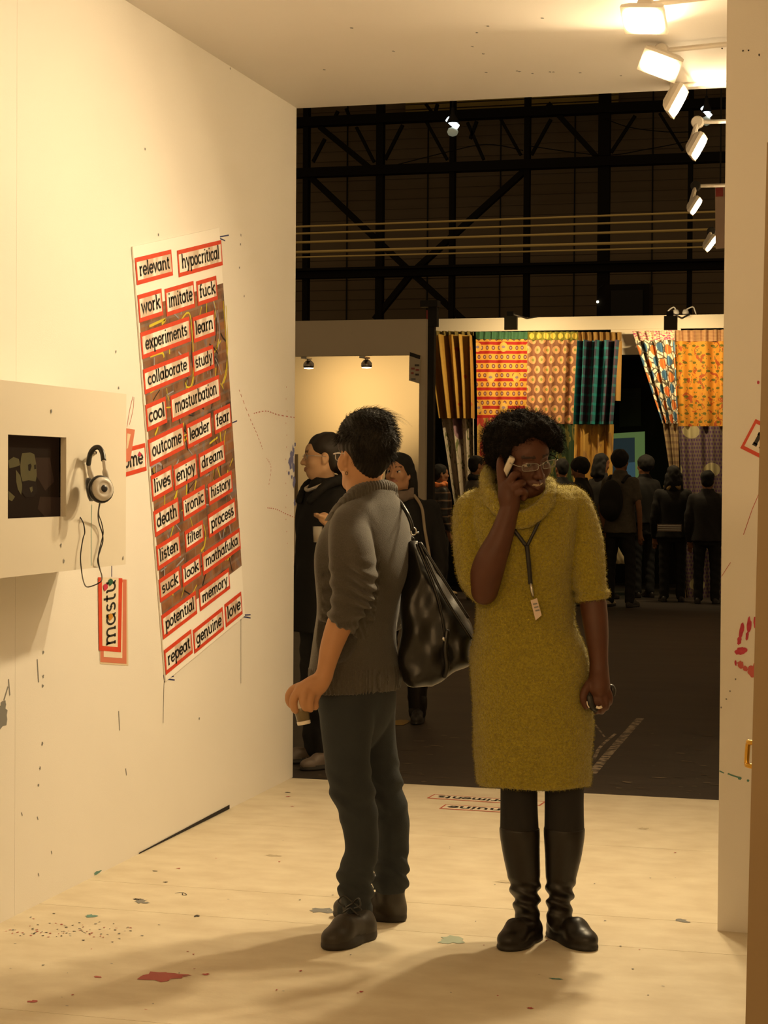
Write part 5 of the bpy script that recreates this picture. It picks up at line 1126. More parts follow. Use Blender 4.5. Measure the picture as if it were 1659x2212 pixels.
# jeans
M_jean = mat('dark_blue_denim', (0.012, 0.016, 0.020), 0.85, (0.022, 0.028, 0.032), 9, 0.5, bump=0.15, bscale=300)
V = Vol((-0.28, -0.30, 0.05), (0.26, 0.28, 0.90), 0.0045)
V.loft(F1.rings([(1445, 690, 852), (1490, 688, 852), (1530, 690, 850), (1565, 702, 842), (1600, 730, 818), (1620, 750, 800)], 0, th1, 0.0, 0.70), th1, 0.0)
V.tube(*F1.T([(752, 1505, 0.055, 60), (750, 1555, 0.075, 57), (750, 1630, 0.095, 48), (757, 1692, 0.10, 46), (770, 1738, 0.10, 42), (780, 1800, 0.10, 36), (780, 1846, 0.10, 34), (767, 1890, 0.105, 37), (769, 1925, 0.105, 34), (769, 1970, 0.105, 36)]), k=0.03)
V.tube(*F1.T([(803, 1505, -0.05, 52), (804, 1584, -0.075, 50), (820, 1677, -0.09, 46), (845, 1763, -0.09, 38), (848, 1800, -0.09, 35), (846, 1861, -0.09, 36), (843, 1922, -0.09, 37)]), k=0.02)
V.disp(lambda X, Y, Z: 0.0045 * np.sin(Z * 90 + X * 65 + 2.6 * np.sin(Y * 22 + X * 25 + Z * 14)) * np.clip(1.2 - np.abs(Z - 0.46) / 0.10, 0, 1))
V.disp(lambda X, Y, Z: 0.0065 * np.sin(Z * 75 + X * 60 + 2.4 * np.sin(Y * 34 + Z * 22)) * np.clip((0.27 - Z) / 0.10, 0, 1))
zc1 = F1.L(769, 1972, 0.105)[2]; zc2 = F1.L(843, 1925, -0.09)[2]
sl_, X, Y, Z = V.reg(V.lo, V.lo + V.h * V.n); V.D[sl_] = np.maximum(V.D[sl_], np.where(X + 0 * Y < F1.L(807, 1950)[0], zc1, zc2) - Z)
V.mesh('jeans', M_jean, F1.root)
# boots with laces
M_lea = [mat('worn_dark_leather', (0.014, 0.010, 0.006), 0.5, (0.024, 0.017, 0.010), 20, 0.5), mat('dark_rubber_sole', (0.012, 0.008, 0.005), 0.6)]
for k, (he, to, an, top) in enumerate((((803, 2022), (704, 2054), (768, 1985, 0.105), (768, 1962, 0.105)), ((874, 1990), (722, 1979), (843, 1940, -0.09), (843, 1915, -0.09)))):
    g0, g1 = F1.G(*he), F1.G(*to); V = Vol(np.minimum(g0, g1) - [0.10, 0.10, 0.02], np.maximum(g0, g1) + [0.10, 0.10, 0.20], 0.0035)
    shoe(V, g0, g1, 0.040, 0.085, 0.02, 0, 0.062, 0.028, 1, 0.046)
    V.cap(F1.L(*an), F1.L(*top), 0.048, 0.050, 0.03); V.below(0.0)
    b = V.mesh('boot', M_lea, F1.root); d = _n(g1 - g0); sd = np.cross(d, [0, 0, 1.0]); ml = MB(); ln = np.linalg.norm(g1 - g0)
    for i in range(4):
        c = g0 + d * ln * (0.40 + 0.075 * i) + [0, 0, 0.122 - 0.014 * i]; ml.tube([c - sd * 0.03 - [0, 0, 0.014], c + [0, 0, 0.006], c + sd * 0.03 - [0, 0, 0.014]], 0.003, 6)
    c = g0 + d * ln * 0.42 + [0, 0, 0.128]
    for q in (-1, 1): ml.tube(catmull([c, c + sd * q * 0.03 + [0, 0, 0.02] + d * 0.01, c + sd * q * 0.045 + d * 0.02, c + sd * q * 0.02 - [0, 0, 0.012] + d * 0.02], 4), 0.0028, 6)
    ml.build('lace', M_black, b, True)
# hair: short crop with loose strands on top
M_hair1 = mat('dark_brown_hair', (0.005, 0.0035, 0.0025), 0.6, (0.014, 0.010, 0.006), 40, 0.5, spec=0.2)
V = Vol(F1.L(700, 1050, 0.2), F1.L(870, 870, -0.2), 0.003)
HP = lambda x, y, z: hc + R1 @ np.array([x, y, z])
V.ell(HP(0.0, -0.014, 0.058), (0.092, 0.108, 0.090), R1, 0.02)
V.ell(HP(0.004, -0.050, 0.018), (0.080, 0.062, 0.078), R1, 0.03)
V.ell(F1.L(806, 1000, 0.05), (0.040, 0.035, 0.040), None, 0.03); V.ell(F1.L(808, 1016, 0.055), (0.020, 0.020, 0.022), None, 0.02)
V.ell(F1.L(800, 912, 0.02), (0.060, 0.06, 0.036), None, 0.03); V.ell(F1.L(826, 930, 0.0), (0.036, 0.05, 0.045), None, 0.03)
V.ell(HP(0, 0.135, -0.06), (0.10, 0.09, 0.10), R1, 0.01, None, 's')
V.ell(F1.L(736, 1008, 0.06), (0.036, 0.10, 0.050), None, 0.012, None, 's'); V.ell(F1.L(757, 1034, 0.06), (0.036, 0.10, 0.036), None, 0.012, None, 's'); V.ell(HP(0.090, 0.008, -0.028), (0.032, 0.040, 0.048), R1, 0.010, None, 's')
V.disp(lump(0.0035, 60)); V.disp(lambda X, Y, Z: 0.0012 * np.sin(X * 500 + 4 * np.sin(Z * 60)))
h1 = V.mesh('hair', M_hair1, F1.root)
P_, N_ = surf_points(h1, 5200, seed=3, filt=lambda c, n: (c[:, 2] > hc[2] - 0.02) & ~((c[:, 0] < hc[0] - 0.035) & (c[:, 2] < hc[2] + 0.045)))
dn = N_ * 0.35 + np.array([0.55, -0.3, -0.35]) * np.clip((P_[:, 2:3] - hc[2] - 0.06) / 0.05, 0, 1) + np.array([0, 0, -0.75]) * np.clip((hc[2] + 0.08 - P_[:, 2:3]) / 0.05, 0, 1)
strands('hair_strands', P_, dn, 0.020, 0.0007, M_hair1, F1.root, 0.003, 4)
pt, nt_ = surf_points(h1, 260, seed=5, filt=lambda c, n: c[:, 2] > hc[2] + 0.12)
strands('hair_strands', pt, nt_ * 0.8 + np.array([0.7, 0, 0.25]), 0.045, 0.0006, M_hair1, F1.root, 0.006, 6, sag=(0.4, 0, -0.9))
glasses(F1.root, Ph, M_steel, r=0.0016)
MB().tube([er + np.array([0.012 + 0.004 * math.cos(a), -0.012, 0.005 * math.sin(a) - 0.034]) for a in np.linspace(0, 2 * PI, 14, endpoint=False)], 0.0009, 5, True).build('earring', M_dark, F1.root, True)

# cup in the hand
ca, cb = F1.L(647, 1511, 0.230), F1.L(657, 1565, 0.236); cup = empty('plastic_cup', F1.b + F1.R.T @ cb, 'small olive plastic cup with white base held in lowered hand', 'cup', None, F1.rz)
ax = ca - cb; lc = np.linalg.norm(ax); Mx = frame3(np.zeros(3), ax)
MB().lathe([(0.0205, 0.006), (0.026, lc), (0.0245, lc), (0.0192, 0.008)], 24, Mx).build('cup_wall', mat('olive_plastic', (0.16, 0.115, 0.045), 0.25, spec=0.6, alpha=0.9), cup, True)
MB().lathe([(0.0185, 0.0), (0.0212, 0.001), (0.0220, 0.011), (0.0205, 0.012)], 24, Mx).build('cup_base', mat('white_plastic', (0.78, 0.70, 0.60), 0.35), cup, True)
MB().lathe([(0.0250, lc * 0.66), (0.0268, lc), (0.0275, lc + 0.002), (0.0260, lc + 0.002)], 24, Mx).build('cup_rim', MATS['white_plastic'], cup, True)

# black shiny shoulder bag
bg = empty('shoulder_bag', F1.b + F1.R.T @ F1.L(930, 1485, -0.02), 'big shiny black shoulder bag hanging behind the grey sweater', 'bag', None, F1.rz); bo = F1.L(930, 1485, -0.02)
V = Vol(F1.L(840, 1500, 0.20) - bo, F1.L(1045, 1140, -0.24) - bo, 0.005)
pl2 = [(F1.L(x, y, -0.02) - bo)[[0, 2]] for x, y in ((884, 1172), (903, 1170), (930, 1212), (965, 1262), (1008, 1322), (1022, 1372), (1018, 1432), (990, 1448), (962, 1460), (932, 1482), (892, 1486), (868, 1470), (862, 1380), (868, 1280))]
V.slab(pl2, 0.0, 0.085, 0.055)
V.disp(lambda X, Y, Z: 0.0045 * np.sin(X * 60 + Z * 34 + 1.6 * np.sin(Z * 7 + 1.0)) * np.clip((Z + 0.02) / 0.1, 0.1, 1) + 0.003 * np.sin(Z * 40 - X * 70))
V.disp(lambda X, Y, Z: 0.045 * np.clip((Z - 0.18) / 0.30, 0, 1) * np.clip(np.abs(Y) / 0.05, 0, 1))
M_bag = mat('black_patent_leather', (0.007, 0.006, 0.005), 0.34, (0.011, 0.010, 0.008), 12, 0.5, spec=0.45)
V.mesh('bag_body', M_bag, bg)
Bp = lambda *p: F1.L(*p) - bo
MB().tube(catmull([Bp(868, 1090, -0.02), Bp(880, 1110, 0.02), Bp(888, 1130, 0.03), Bp(891, 1146, 0.03)], 5), 0.007, 8).build('strap', M_bag, bg, True)
MB().tube(catmull([Bp(868, 1090, -0.02), Bp(858, 1080, -0.09), Bp(856, 1100, -0.17), Bp(872, 1150, -0.16), Bp(893, 1165, -0.06)], 5), 0.007, 8).build('strap', M_bag, bg, True)
MB().tube([Bp(893 + 6 * math.cos(a), 1148 + 8 * math.sin(a), 0.03) for a in np.linspace(0, 2 * PI, 16, endpoint=False)], 0.0025, 6, True).build('ring', M_steel, bg, True)
MB().tube([Bp(896, 1152, 0.035), Bp(905, 1150, 0.035)], 0.003, 6).build('clasp', M_steel, bg, True)
for a, b, c in (((900, 1175), (945, 1290), (966, 1400)), ((908, 1172), (960, 1255), (1012, 1335)), ((905, 1172), (955, 1280), (1018, 1380))):
    MB().tube(catmull([Bp(*a, 0.05), Bp(*b, 0.075), Bp(*c, 0.07)], 6), 0.005, 6).build('seam_strap', M_bag, bg, True)
MB().tube(catmull([Bp(966, 1360, 0.075), Bp(962, 1400, 0.085), Bp(966, 1440, 0.08), Bp(960, 1462, 0.06)], 6), 0.009, 8).build('side_strap', M_bag, bg, True)
MB().tube([Bp(955, 1378, 0.09), Bp(962, 1383, 0.09)], 0.006, 8).build('buckle', M_steel, bg, True)
# ============================================================ person in the mustard dress, on the phone
F2 = Fig('person', 1168, 2030, 'person in mustard wool dress and black boots talking on a phone')
M_sk2 = skinmat('deep_brown_skin', (0.075, 0.026, 0.013), (0.095, 0.034, 0.017), (0.085, 0.026, 0.018), (0.38, 0.32, 0.25))
V = Vol((-0.34, -0.36, 0.0), (0.28, 0.26, 1.76), 0.0034)
hc2 = F2.L(1131, 990, 0.075)
R2 = rot(math.radians(180 + 31), math.radians(-15), math.radians(9))
P2h = head(V, hc2, R2, 1.0, False, True, lid=0.5)
V.tube(*F2.T([(1118, 1030, 0.05, 36), (1122, 1065, 0.02, 38), (1128, 1100, 0.0, 46)]), k=0.02)
V.loft(F2.rings([(1090, 1040, 1225), (1130, 1030, 1235), (1260, 1045, 1220), (1450, 1040, 1255), (1520, 1050, 1245)], 0.09), 0.0, 0.03)
V.tube(*F2.T([(1028, 1110, 0.0, 24), (1022, 1200, 0.06, 24), (1042, 1262, 0.11, 26), (1047, 1278, 0.135, 26), (1051, 1240, 0.155, 33), (1063, 1204, 0.168, 31), (1081, 1162, 0.172, 25), (1096, 1115, 0.165, 20), (1102, 1092, 0.16, 18)]), k=0.012)
V.tube(*F2.T([(1240, 1110, 0.0, 22), (1262, 1200, 0.02, 22), (1279, 1290, 0.03, 28), (1288, 1360, 0.05, 25), (1293, 1420, 0.06, 19), (1294, 1448, 0.065, 18)]), k=0.02)
for cx, kx in ((1124, -1), (1219, 1)): V.tube(*F2.T([(cx, 1500, 0.0, 40), (cx, 1720, 0.01, 30), (cx + 2, 1800, 0.0, 26), (1139 if kx < 0 else 1210, 1960, 0.0, 18)]), k=0.03)
# raised right hand around the phone
V.tube(*F2.T([(1102, 1092, 0.16, 18), (1100, 1078, 0.16, 21), (1098, 1062, 0.158, 20), (1097, 1050, 0.156, 16)]), k=0.01)
V.ell(F2.L(1108, 1068, 0.158), (0.020, 0.012, 0.026), None, 0.010)
for ch in ([(1090, 1060, 0.158, 13), (1084, 1032, 0.150, 10), (1081, 1008, 0.140, 8.5), (1081, 993, 0.130, 7)],
           [(1099, 1048, 0.166, 10), (1108, 1029, 0.178, 8), (1118, 1024, 0.168, 7.5), (1117, 1029, 0.148, 6.8)],
           [(1106, 1056, 0.170, 10), (1119, 1046, 0.184, 8), (1129, 1043, 0.172, 7.4), (1127, 1047, 0.150, 6.6)],
           [(1110, 1069, 0.168, 9), (1126, 1061, 0.180, 7.4), (1134, 1065, 0.168, 7), (1131, 1077, 0.156, 6.2)],
           [(1094, 1078, 0.145, 11), (1102, 1055, 0.132, 9), (1106, 1038, 0.126, 8), (1106, 1026, 0.124, 7)]):
    V.tube(*F2.T(ch), k=0.0025, n=3)
# lowered left hand, fingers curled round a dark case
V.tube(*F2.T([(1294, 1448, 0.065, 18), (1294, 1468, 0.075, 21), (1293, 1488, 0.085, 22)]), k=0.012)
V.ell(F2.L(1292, 1484, 0.085), (0.034, 0.016, 0.034), None, 0.012)
for ch in ([(1284, 1500, 0.092, 9.5), (1288, 1519, 0.096, 8), (1290, 1535, 0.08, 7.2), (1288, 1534, 0.058, 6.8)], [(1294, 1501, 0.095, 9.5), (1299, 1520, 0.099, 8), (1300, 1535, 0.082, 7.2), (1298, 1534, 0.058, 6.8)],
           [(1304, 1498, 0.092, 9), (1309, 1515, 0.095, 7.6), (1309, 1528, 0.08, 7), (1306, 1527, 0.056, 6.5)], [(1312, 1494, 0.086, 8.5), (1317, 1507, 0.086, 7), (1316, 1518, 0.072, 6.2), (1313, 1517, 0.055, 6)],
           [(1278, 1474, 0.085, 11), (1265, 1490, 0.10, 9), (1260, 1508, 0.105, 7.8), (1266, 1526, 0.10, 6.8)]):
    V.tube(*F2.T(ch), k=0.0025, n=3)
V.mesh('body', M_sk2, F2.root)
# dress
M_drs = mat('mustard_boucle', (0.225, 0.165, 0.005), 0.95, (0.44, 0.36, 0.02), 150, 0.55, bump=0.8, bscale=260, sheen=0.3)
V = Vol((-0.34, -0.26, 0.48), (0.26, 0.24, 1.54), 0.0045)
V.loft(F2.rings([(1042, 1082, 1196, 0.0, 0.07), (1060, 1052, 1232, 0.0, 0.095), (1082, 1018, 1258, 0.0, 0.105), (1120, 1010, 1252, 0.01, 0.122), (1160, 1014, 1246, 0.015, 0.135), (1205, 1019, 1241, 0.012, 0.13), (1265, 1024, 1236, 0.0, 0.12), (1320, 1029, 1241, 0.0, 0.12), (1364, 1024, 1252, 0.0, 0.128), (1410, 1019, 1267, 0.0, 0.137),
               (1453, 1017, 1277, 0.0, 0.14), (1500, 1018, 1279, 0, 0.137), (1560, 1022, 1279, 0, 0.133), (1622, 1025, 1278, 0, 0.13), (1680, 1026, 1277, 0, 0.128), (1694, 1030, 1274, 0, 0.125)], 0.13), 0.0, 0.0, 0, 2.4)
V.tube(*F2.T([(1035, 1085, 0.0, 30), (1018, 1105, 0.01, 37), (1016, 1150, 0.03, 38), (1020, 1205, 0.06, 37), (1029, 1250, 0.085, 33), (1043, 1284, 0.10, 22)]), k=0.03)
V.tube(*F2.T([(1225, 1082, 0.0, 30), (1240, 1098, 0.0, 37), (1256, 1150, 0.0, 40), (1267, 1220, 0.02, 37), (1278, 1276, 0.03, 34), (1281, 1292, 0.03, 34)]), k=0.02)
sl_, X, Y, Z = V.reg(F2.L(1235, 1330, 0.12), F2.L(1330, 1270, -0.08)); pz = F2.L(1280, 1296, 0.03)
V.D[sl_] = np.where(X > F2.L(1245, 1300)[0], np.maximum(V.D[sl_], -(Z - pz[2] - 0.15 * (X - pz[0]))), V.D[sl_])
V.disp(lambda X, Y, Z: 0.004 * np.sin(Z * 150 + X * 20) * np.clip(1.3 - np.abs(Z - F2.L(1280, 1275)[2]) / 0.03, 0, 1), F2.L(1240, 1310, 0.12), F2.L(1330, 1240, -0.08))
V.loft(F2.rings([(1600, 1060, 1245, 0, 0.10), (1650, 1050, 1255, 0, 0.105), (1700, 1044, 1262, 0, 0.11), (1725, 1040, 1266, 0, 0.11)], 0.1), 0.0, 0.004, None, 2.4, 's')
V.disp(lump(0.0035, 26, 0.6)); V.disp(lambda X, Y, Z: 0.004 * np.sin(Z * 36 + X * 14 + np.sin(X * 20)) * np.clip(1 - np.abs(Z - F2.L(1168, 1330)[2]) / 0.16, 0, 1))
V.disp(lump(0.0012, 330, 0.3))
dr2 = V.mesh('dress', M_drs, F2.root)
P_, N_ = surf_points(dr2, 70000, seed=9, filt=lambda c, n: (c[:, 2] > 0.5))
strands('dress_fuzz', P_, N_ + RNG.normal(0, 0.7, N_.shape), 0.0065, 0.0005, M_drs, F2.root, 0.002, 2)
# wide funnel collar
V = Vol(F2.L(1010, 1150, 0.26), F2.L(1225, 980, -0.26), 0.0038)
ring1 = [(1050, 1030, 0.02, 13), (1056, 1058, 0.08, 13), (1078, 1090, 0.125, 11), (1108, 1112, 0.145, 11), (1135, 1112, 0.150, 11), (1164, 1095, 0.138, 11), (1188, 1066, 0.10, 11), (1190, 1046, 0.03, 11), (1178, 1040, -0.04, 13), (1140, 1025, -0.085, 15), (1095, 1015, -0.085, 16), (1063, 1012, -0.04, 14), (1050, 1030, 0.02, 13)]
V.tube(*F2.T(ring1), k=0.01); V.tube(*F2.T([(p[0] * 0.985 + 1124 * 0.015, p[1] + 16, p[2], p[3] + 1) for p in ring1]), k=0.014); V.tube(*F2.T([(p[0] * 0.97 + 1124 * 0.03, p[1] + 32, p[2] * 0.95, p[3] + 1) for p in ring1[:2] + ring1[6:]]), k=0.014)
V.disp(lump(0.0012, 330, 0.3))
co2 = V.mesh('collar', M_drs, F2.root)
P_, N_ = surf_points(co2, 9000, seed=4); strands('collar_fuzz', P_, N_ + RNG.normal(0, 0.7, N_.shape), 0.0065, 0.0005, M_drs, F2.root, 0.002, 2)
# tights and boots
V = Vol(F2.L(1060, 1830, 0.15), F2.L(1290, 1590, -0.15), 0.004)
V.tube(*F2.T([(1124, 1600, 0, 46), (1121, 1710, 0.005, 40), (1122, 1800, 0, 42)]), k=0.0); V.tube(*F2.T([(1222, 1600, 0, 47), (1219, 1710, 0.005, 42), (1219, 1800, 0, 43)]), k=0.0)
V.mesh('tights', mat('black_tights', (0.005, 0.004, 0.004), 0.8), F2.root)
M_boot = [mat('black_boot_leather', (0.007, 0.005, 0.004), 0.4, (0.013, 0.010, 0.007), 10, 0.5, spec=0.4), mat('black_boot_sole', (0.010, 0.008, 0.006), 0.6)]
for k, (sh, he, to) in enumerate(([[(1122, 1790, 0.0, 43), (1126, 1840, 0.0, 39), (1133, 1900, 0.0, 33), (1137, 1950, 0.0, 26), (1139, 1985, 0.0, 26)], (1160, 2024), (1088, 2056)], [[(1219, 1790, 0.0, 44), (1217, 1840, 0.0, 39), (1211, 1900, 0.0, 31), (1209, 1950, 0.0, 25), (1208, 1985, 0.0, 27)], (1190, 2018), (1280, 2056)])):
    g0, g1 = F2.G(*he), F2.G(*to); g1 = g0 + (g1 - g0) * 1.0
    lo = np.minimum(np.minimum(g0, g1), F2.L(sh[0][0] - 60, 2040, 0.1)) - [0.06, 0.08, 0.02]; hi = np.maximum(np.maximum(g0, g1), F2.L(sh[0][0] + 60, 1770, -0.1)) + [0.06, 0.08, 0.02]
    V = Vol(lo, hi, 0.0036); shoe(V, g0, g1, 0.036, 0.075, 0.02, 0, 0.055, 0.018, 1, 0.045)
    V.tube(*F2.T(sh), k=0.03)
    V.disp(lambda X, Y, Z: 0.007 * np.sin(Z * 135 + X * 40 + 2 * np.sin(Y * 30)) * np.clip(1.2 - np.abs(Z - 0.14) / 0.06, 0, 1))
    zt_ = F2.L(sh[0][0], 1787)[2]; sl_, X, Y, Z = V.reg(V.lo, V.lo + V.h * V.n); V.D[sl_] = np.maximum(V.D[sl_], Z - zt_ + 0.02 * (X - F2.L(sh[0][0], 1787)[0]))
    V.below(0.0); V.mesh('boot', M_boot, F2.root)
# hair: tight curls
M_hair2 = mat('black_curly_hair', (0.004, 0.003, 0.0025), 0.9, (0.011, 0.008, 0.006), 60, 0.5, spec=0.12)
V = Vol(F2.L(1035, 1025, 0.25), F2.L(1225, 870, -0.2), 0.0034)
H2 = lambda x, y, z: hc2 + R2 @ np.array([x, y, z])
V.ell(F2.L(1120, 948, 0.02), (0.108, 0.115, 0.090), None, 0.02); V.ell(F2.L(1082, 966, 0.02), (0.056, 0.09, 0.068), None, 0.02); V.ell(F2.L(1158, 930, 0.09), (0.062, 0.075, 0.052), None, 0.02)
V.ell(F2.L(1184, 940, 0.10), (0.034, 0.05, 0.034), None, 0.015); V.ell(F2.L(1118, 945, 0.12), (0.060, 0.05, 0.046), None, 0.015); V.ell(F2.L(1096, 968, 0.11), (0.034, 0.04, 0.034), None, 0.015); V.ell(F2.L(1203, 955, 0.06), (0.018, 0.04, 0.032), None, 0.012)
V.ell(H2(0.012, 0.125, -0.010), (0.082, 0.085, 0.062), R2, 0.012, None, 's'); V.ell(F2.L(1080, 996, 0.12), (0.022, 0.06, 0.026), None, 0.01, None, 's')
V.disp(lump(0.006, 75)); V.disp(lump(0.003, 190, 1.0))
h2 = V.mesh('hair', M_hair2, F2.root)
P_, N_ = surf_points(h2, 6500, seed=8); strands('hair_curls', P_, N_ + RNG.normal(0, 0.5, N_.shape), 0.020, 0.0007, M_hair2, F2.root, 0.007, 6)
glasses(F2.root, P2h, mat('pewter_frame', (0.30, 0.28, 0.25), 0.25, metal=0.9), lw=0.026, lh=0.012, x=0.034, y=0.112, z=0.003, r=0.0016)
# phone, lanyard and the things in the other hand
pc = F2.L(1094, 1015, 0.138); Rp = rot(0, 0.25, 0.42); ph_ = empty('mobile_phone', F2.b + F2.R.T @ pc, 'slim white mobile phone held against the ear', 'phone', None, F2.rz)
V = Vol((-0.06, -0.05, -0.07), (0.06, 0.05, 0.07), 0.0022); V.box((0, 0, 0), (0.0105, 0.018, 0.048), Rp, 0.006); V.mesh('phone_case', mat('white_phone_shell', (0.66, 0.60, 0.50), 0.3), ph_)
V = Vol((-0.06, -0.05, -0.07), (0.06, 0.05, 0.07), 0.0022); V.box(Rp @ np.array([0.0105, 0, 0.004]), (0.0018, 0.0145, 0.036), Rp, 0.001); V.mesh('phone_screen', M_black, ph_)
ly = empty('lanyard', F2.b + F2.R.T @ F2.L(1158, 1337, 0.14), 'black neck lanyard with white badge on the mustard dress', 'lanyard', None, F2.rz); lb = F2.L(1158, 1337, 0.14); Lp = lambda *p: F2.L(*p) - lb
M_lan = mat('black_ribbon', (0.012, 0.010, 0.009), 0.5)
def strap2(pts, w): 
    P = catmull([Lp(*p) for p in pts], 5); v = []; f = []
    for i in range(len(P)):
        t = _n(P[min(i + 1, len(P) - 1)] - P[max(i - 1, 0)]); sd = _n(np.cross(t, [0.0, 1.0, 0.0])) * w / 2
        v += [P[i] - sd, P[i] + sd, P[i] + sd + [0, 0.002, 0], P[i] - sd + [0, 0.002, 0]]
    for i in range(len(P) - 1):
        for j in range(4): f.append((4 * i + j, 4 * i + (j + 1) % 4, 4 * i + 4 + (j + 1) % 4, 4 * i + 4 + j))
    f += [(3, 2, 1, 0), tuple(4 * len(P) - 4 + j for j in range(4))]; return mesh_obj('ribbon', v, f, M_lan, ly, True)
strap2([(1068, 1085, 0.115), (1090, 1120, 0.14), (1112, 1147, 0.156), (1138, 1181, 0.162)], 0.012); strap2([(1183, 1078, 0.11), (1172, 1108, 0.138), (1158, 1140, 0.154), (1138, 1181, 0.163)], 0.010); strap2([(1138, 1178, 0.164), (1142, 1215, 0.160), (1146, 1262, 0.142)], 0.014)
MB().tube([Lp(1146, 1260, 0.142), Lp(1149, 1276, 0.139), Lp(1152, 1290, 0.137)], [0.004, 0.0055, 0.003], 8).build('clip', M_steel, ly, True)
bc = [Lp(x, y, 0.14) for x, y in ((1146, 1297), (1160, 1292), (1170, 1329), (1157, 1340))]; plate('badge', bc, (0, -1, 0), 0.002, mat('badge_card', (0.66, 0.52, 0.42), 0.5), ly)
for i in range(3): plate('badge_print', [Lp(1151 + i * 2.5, 1304 + i * 7, 0.1435), Lp(1160 + i * 2.5, 1302 + i * 7, 0.1435), Lp(1161 + i * 2.5, 1305 + i * 7, 0.1435), Lp(1152 + i * 2.5, 1307 + i * 7, 0.1435)], (0, -1, 0), 0.0003, M_grey, ly)
ks = empty('black_case', F2.b + F2.R.T @ F2.L(1280, 1535, 0.07), 'black shiny case with pale trim gripped in the lowered hand', 'case', None, F2.rz); kb = F2.L(1280, 1535, 0.07); Kp = lambda *p: F2.L(*p) - kb
MB().tube(catmull([Kp(1272, 1496, 0.10), Kp(1274, 1510, 0.104), Kp(1278, 1524, 0.104), Kp(1288, 1534, 0.095)], 5), [0.006, 0.007, 0.008] + [0.012] * 10 + [0.010] * 3, 12).build('case_body', M_black, ks, True)
MB().tube(catmull([Kp(1322, 1502, 0.055), Kp(1324, 1490, 0.055), Kp(1318, 1484, 0.05), Kp(1305, 1500, 0.045), Kp(1292, 1530, 0.06)], 5), 0.010, 10).build('case_end', M_black, ks, True)
MB().tube([Kp(1288, 1527, 0.118), Kp(1294, 1529, 0.119), Kp(1300, 1526.5, 0.117)], 0.0045, 8).build('pale_trim', MATS['white_plastic'], ks, True)
MB().tube(catmull([Kp(1268, 1515, 0.114), Kp(1269, 1522, 0.116), Kp(1273, 1529, 0.114)], 4), 0.002, 6).build('edge_trim', MATS['white_plastic'], ks, True)
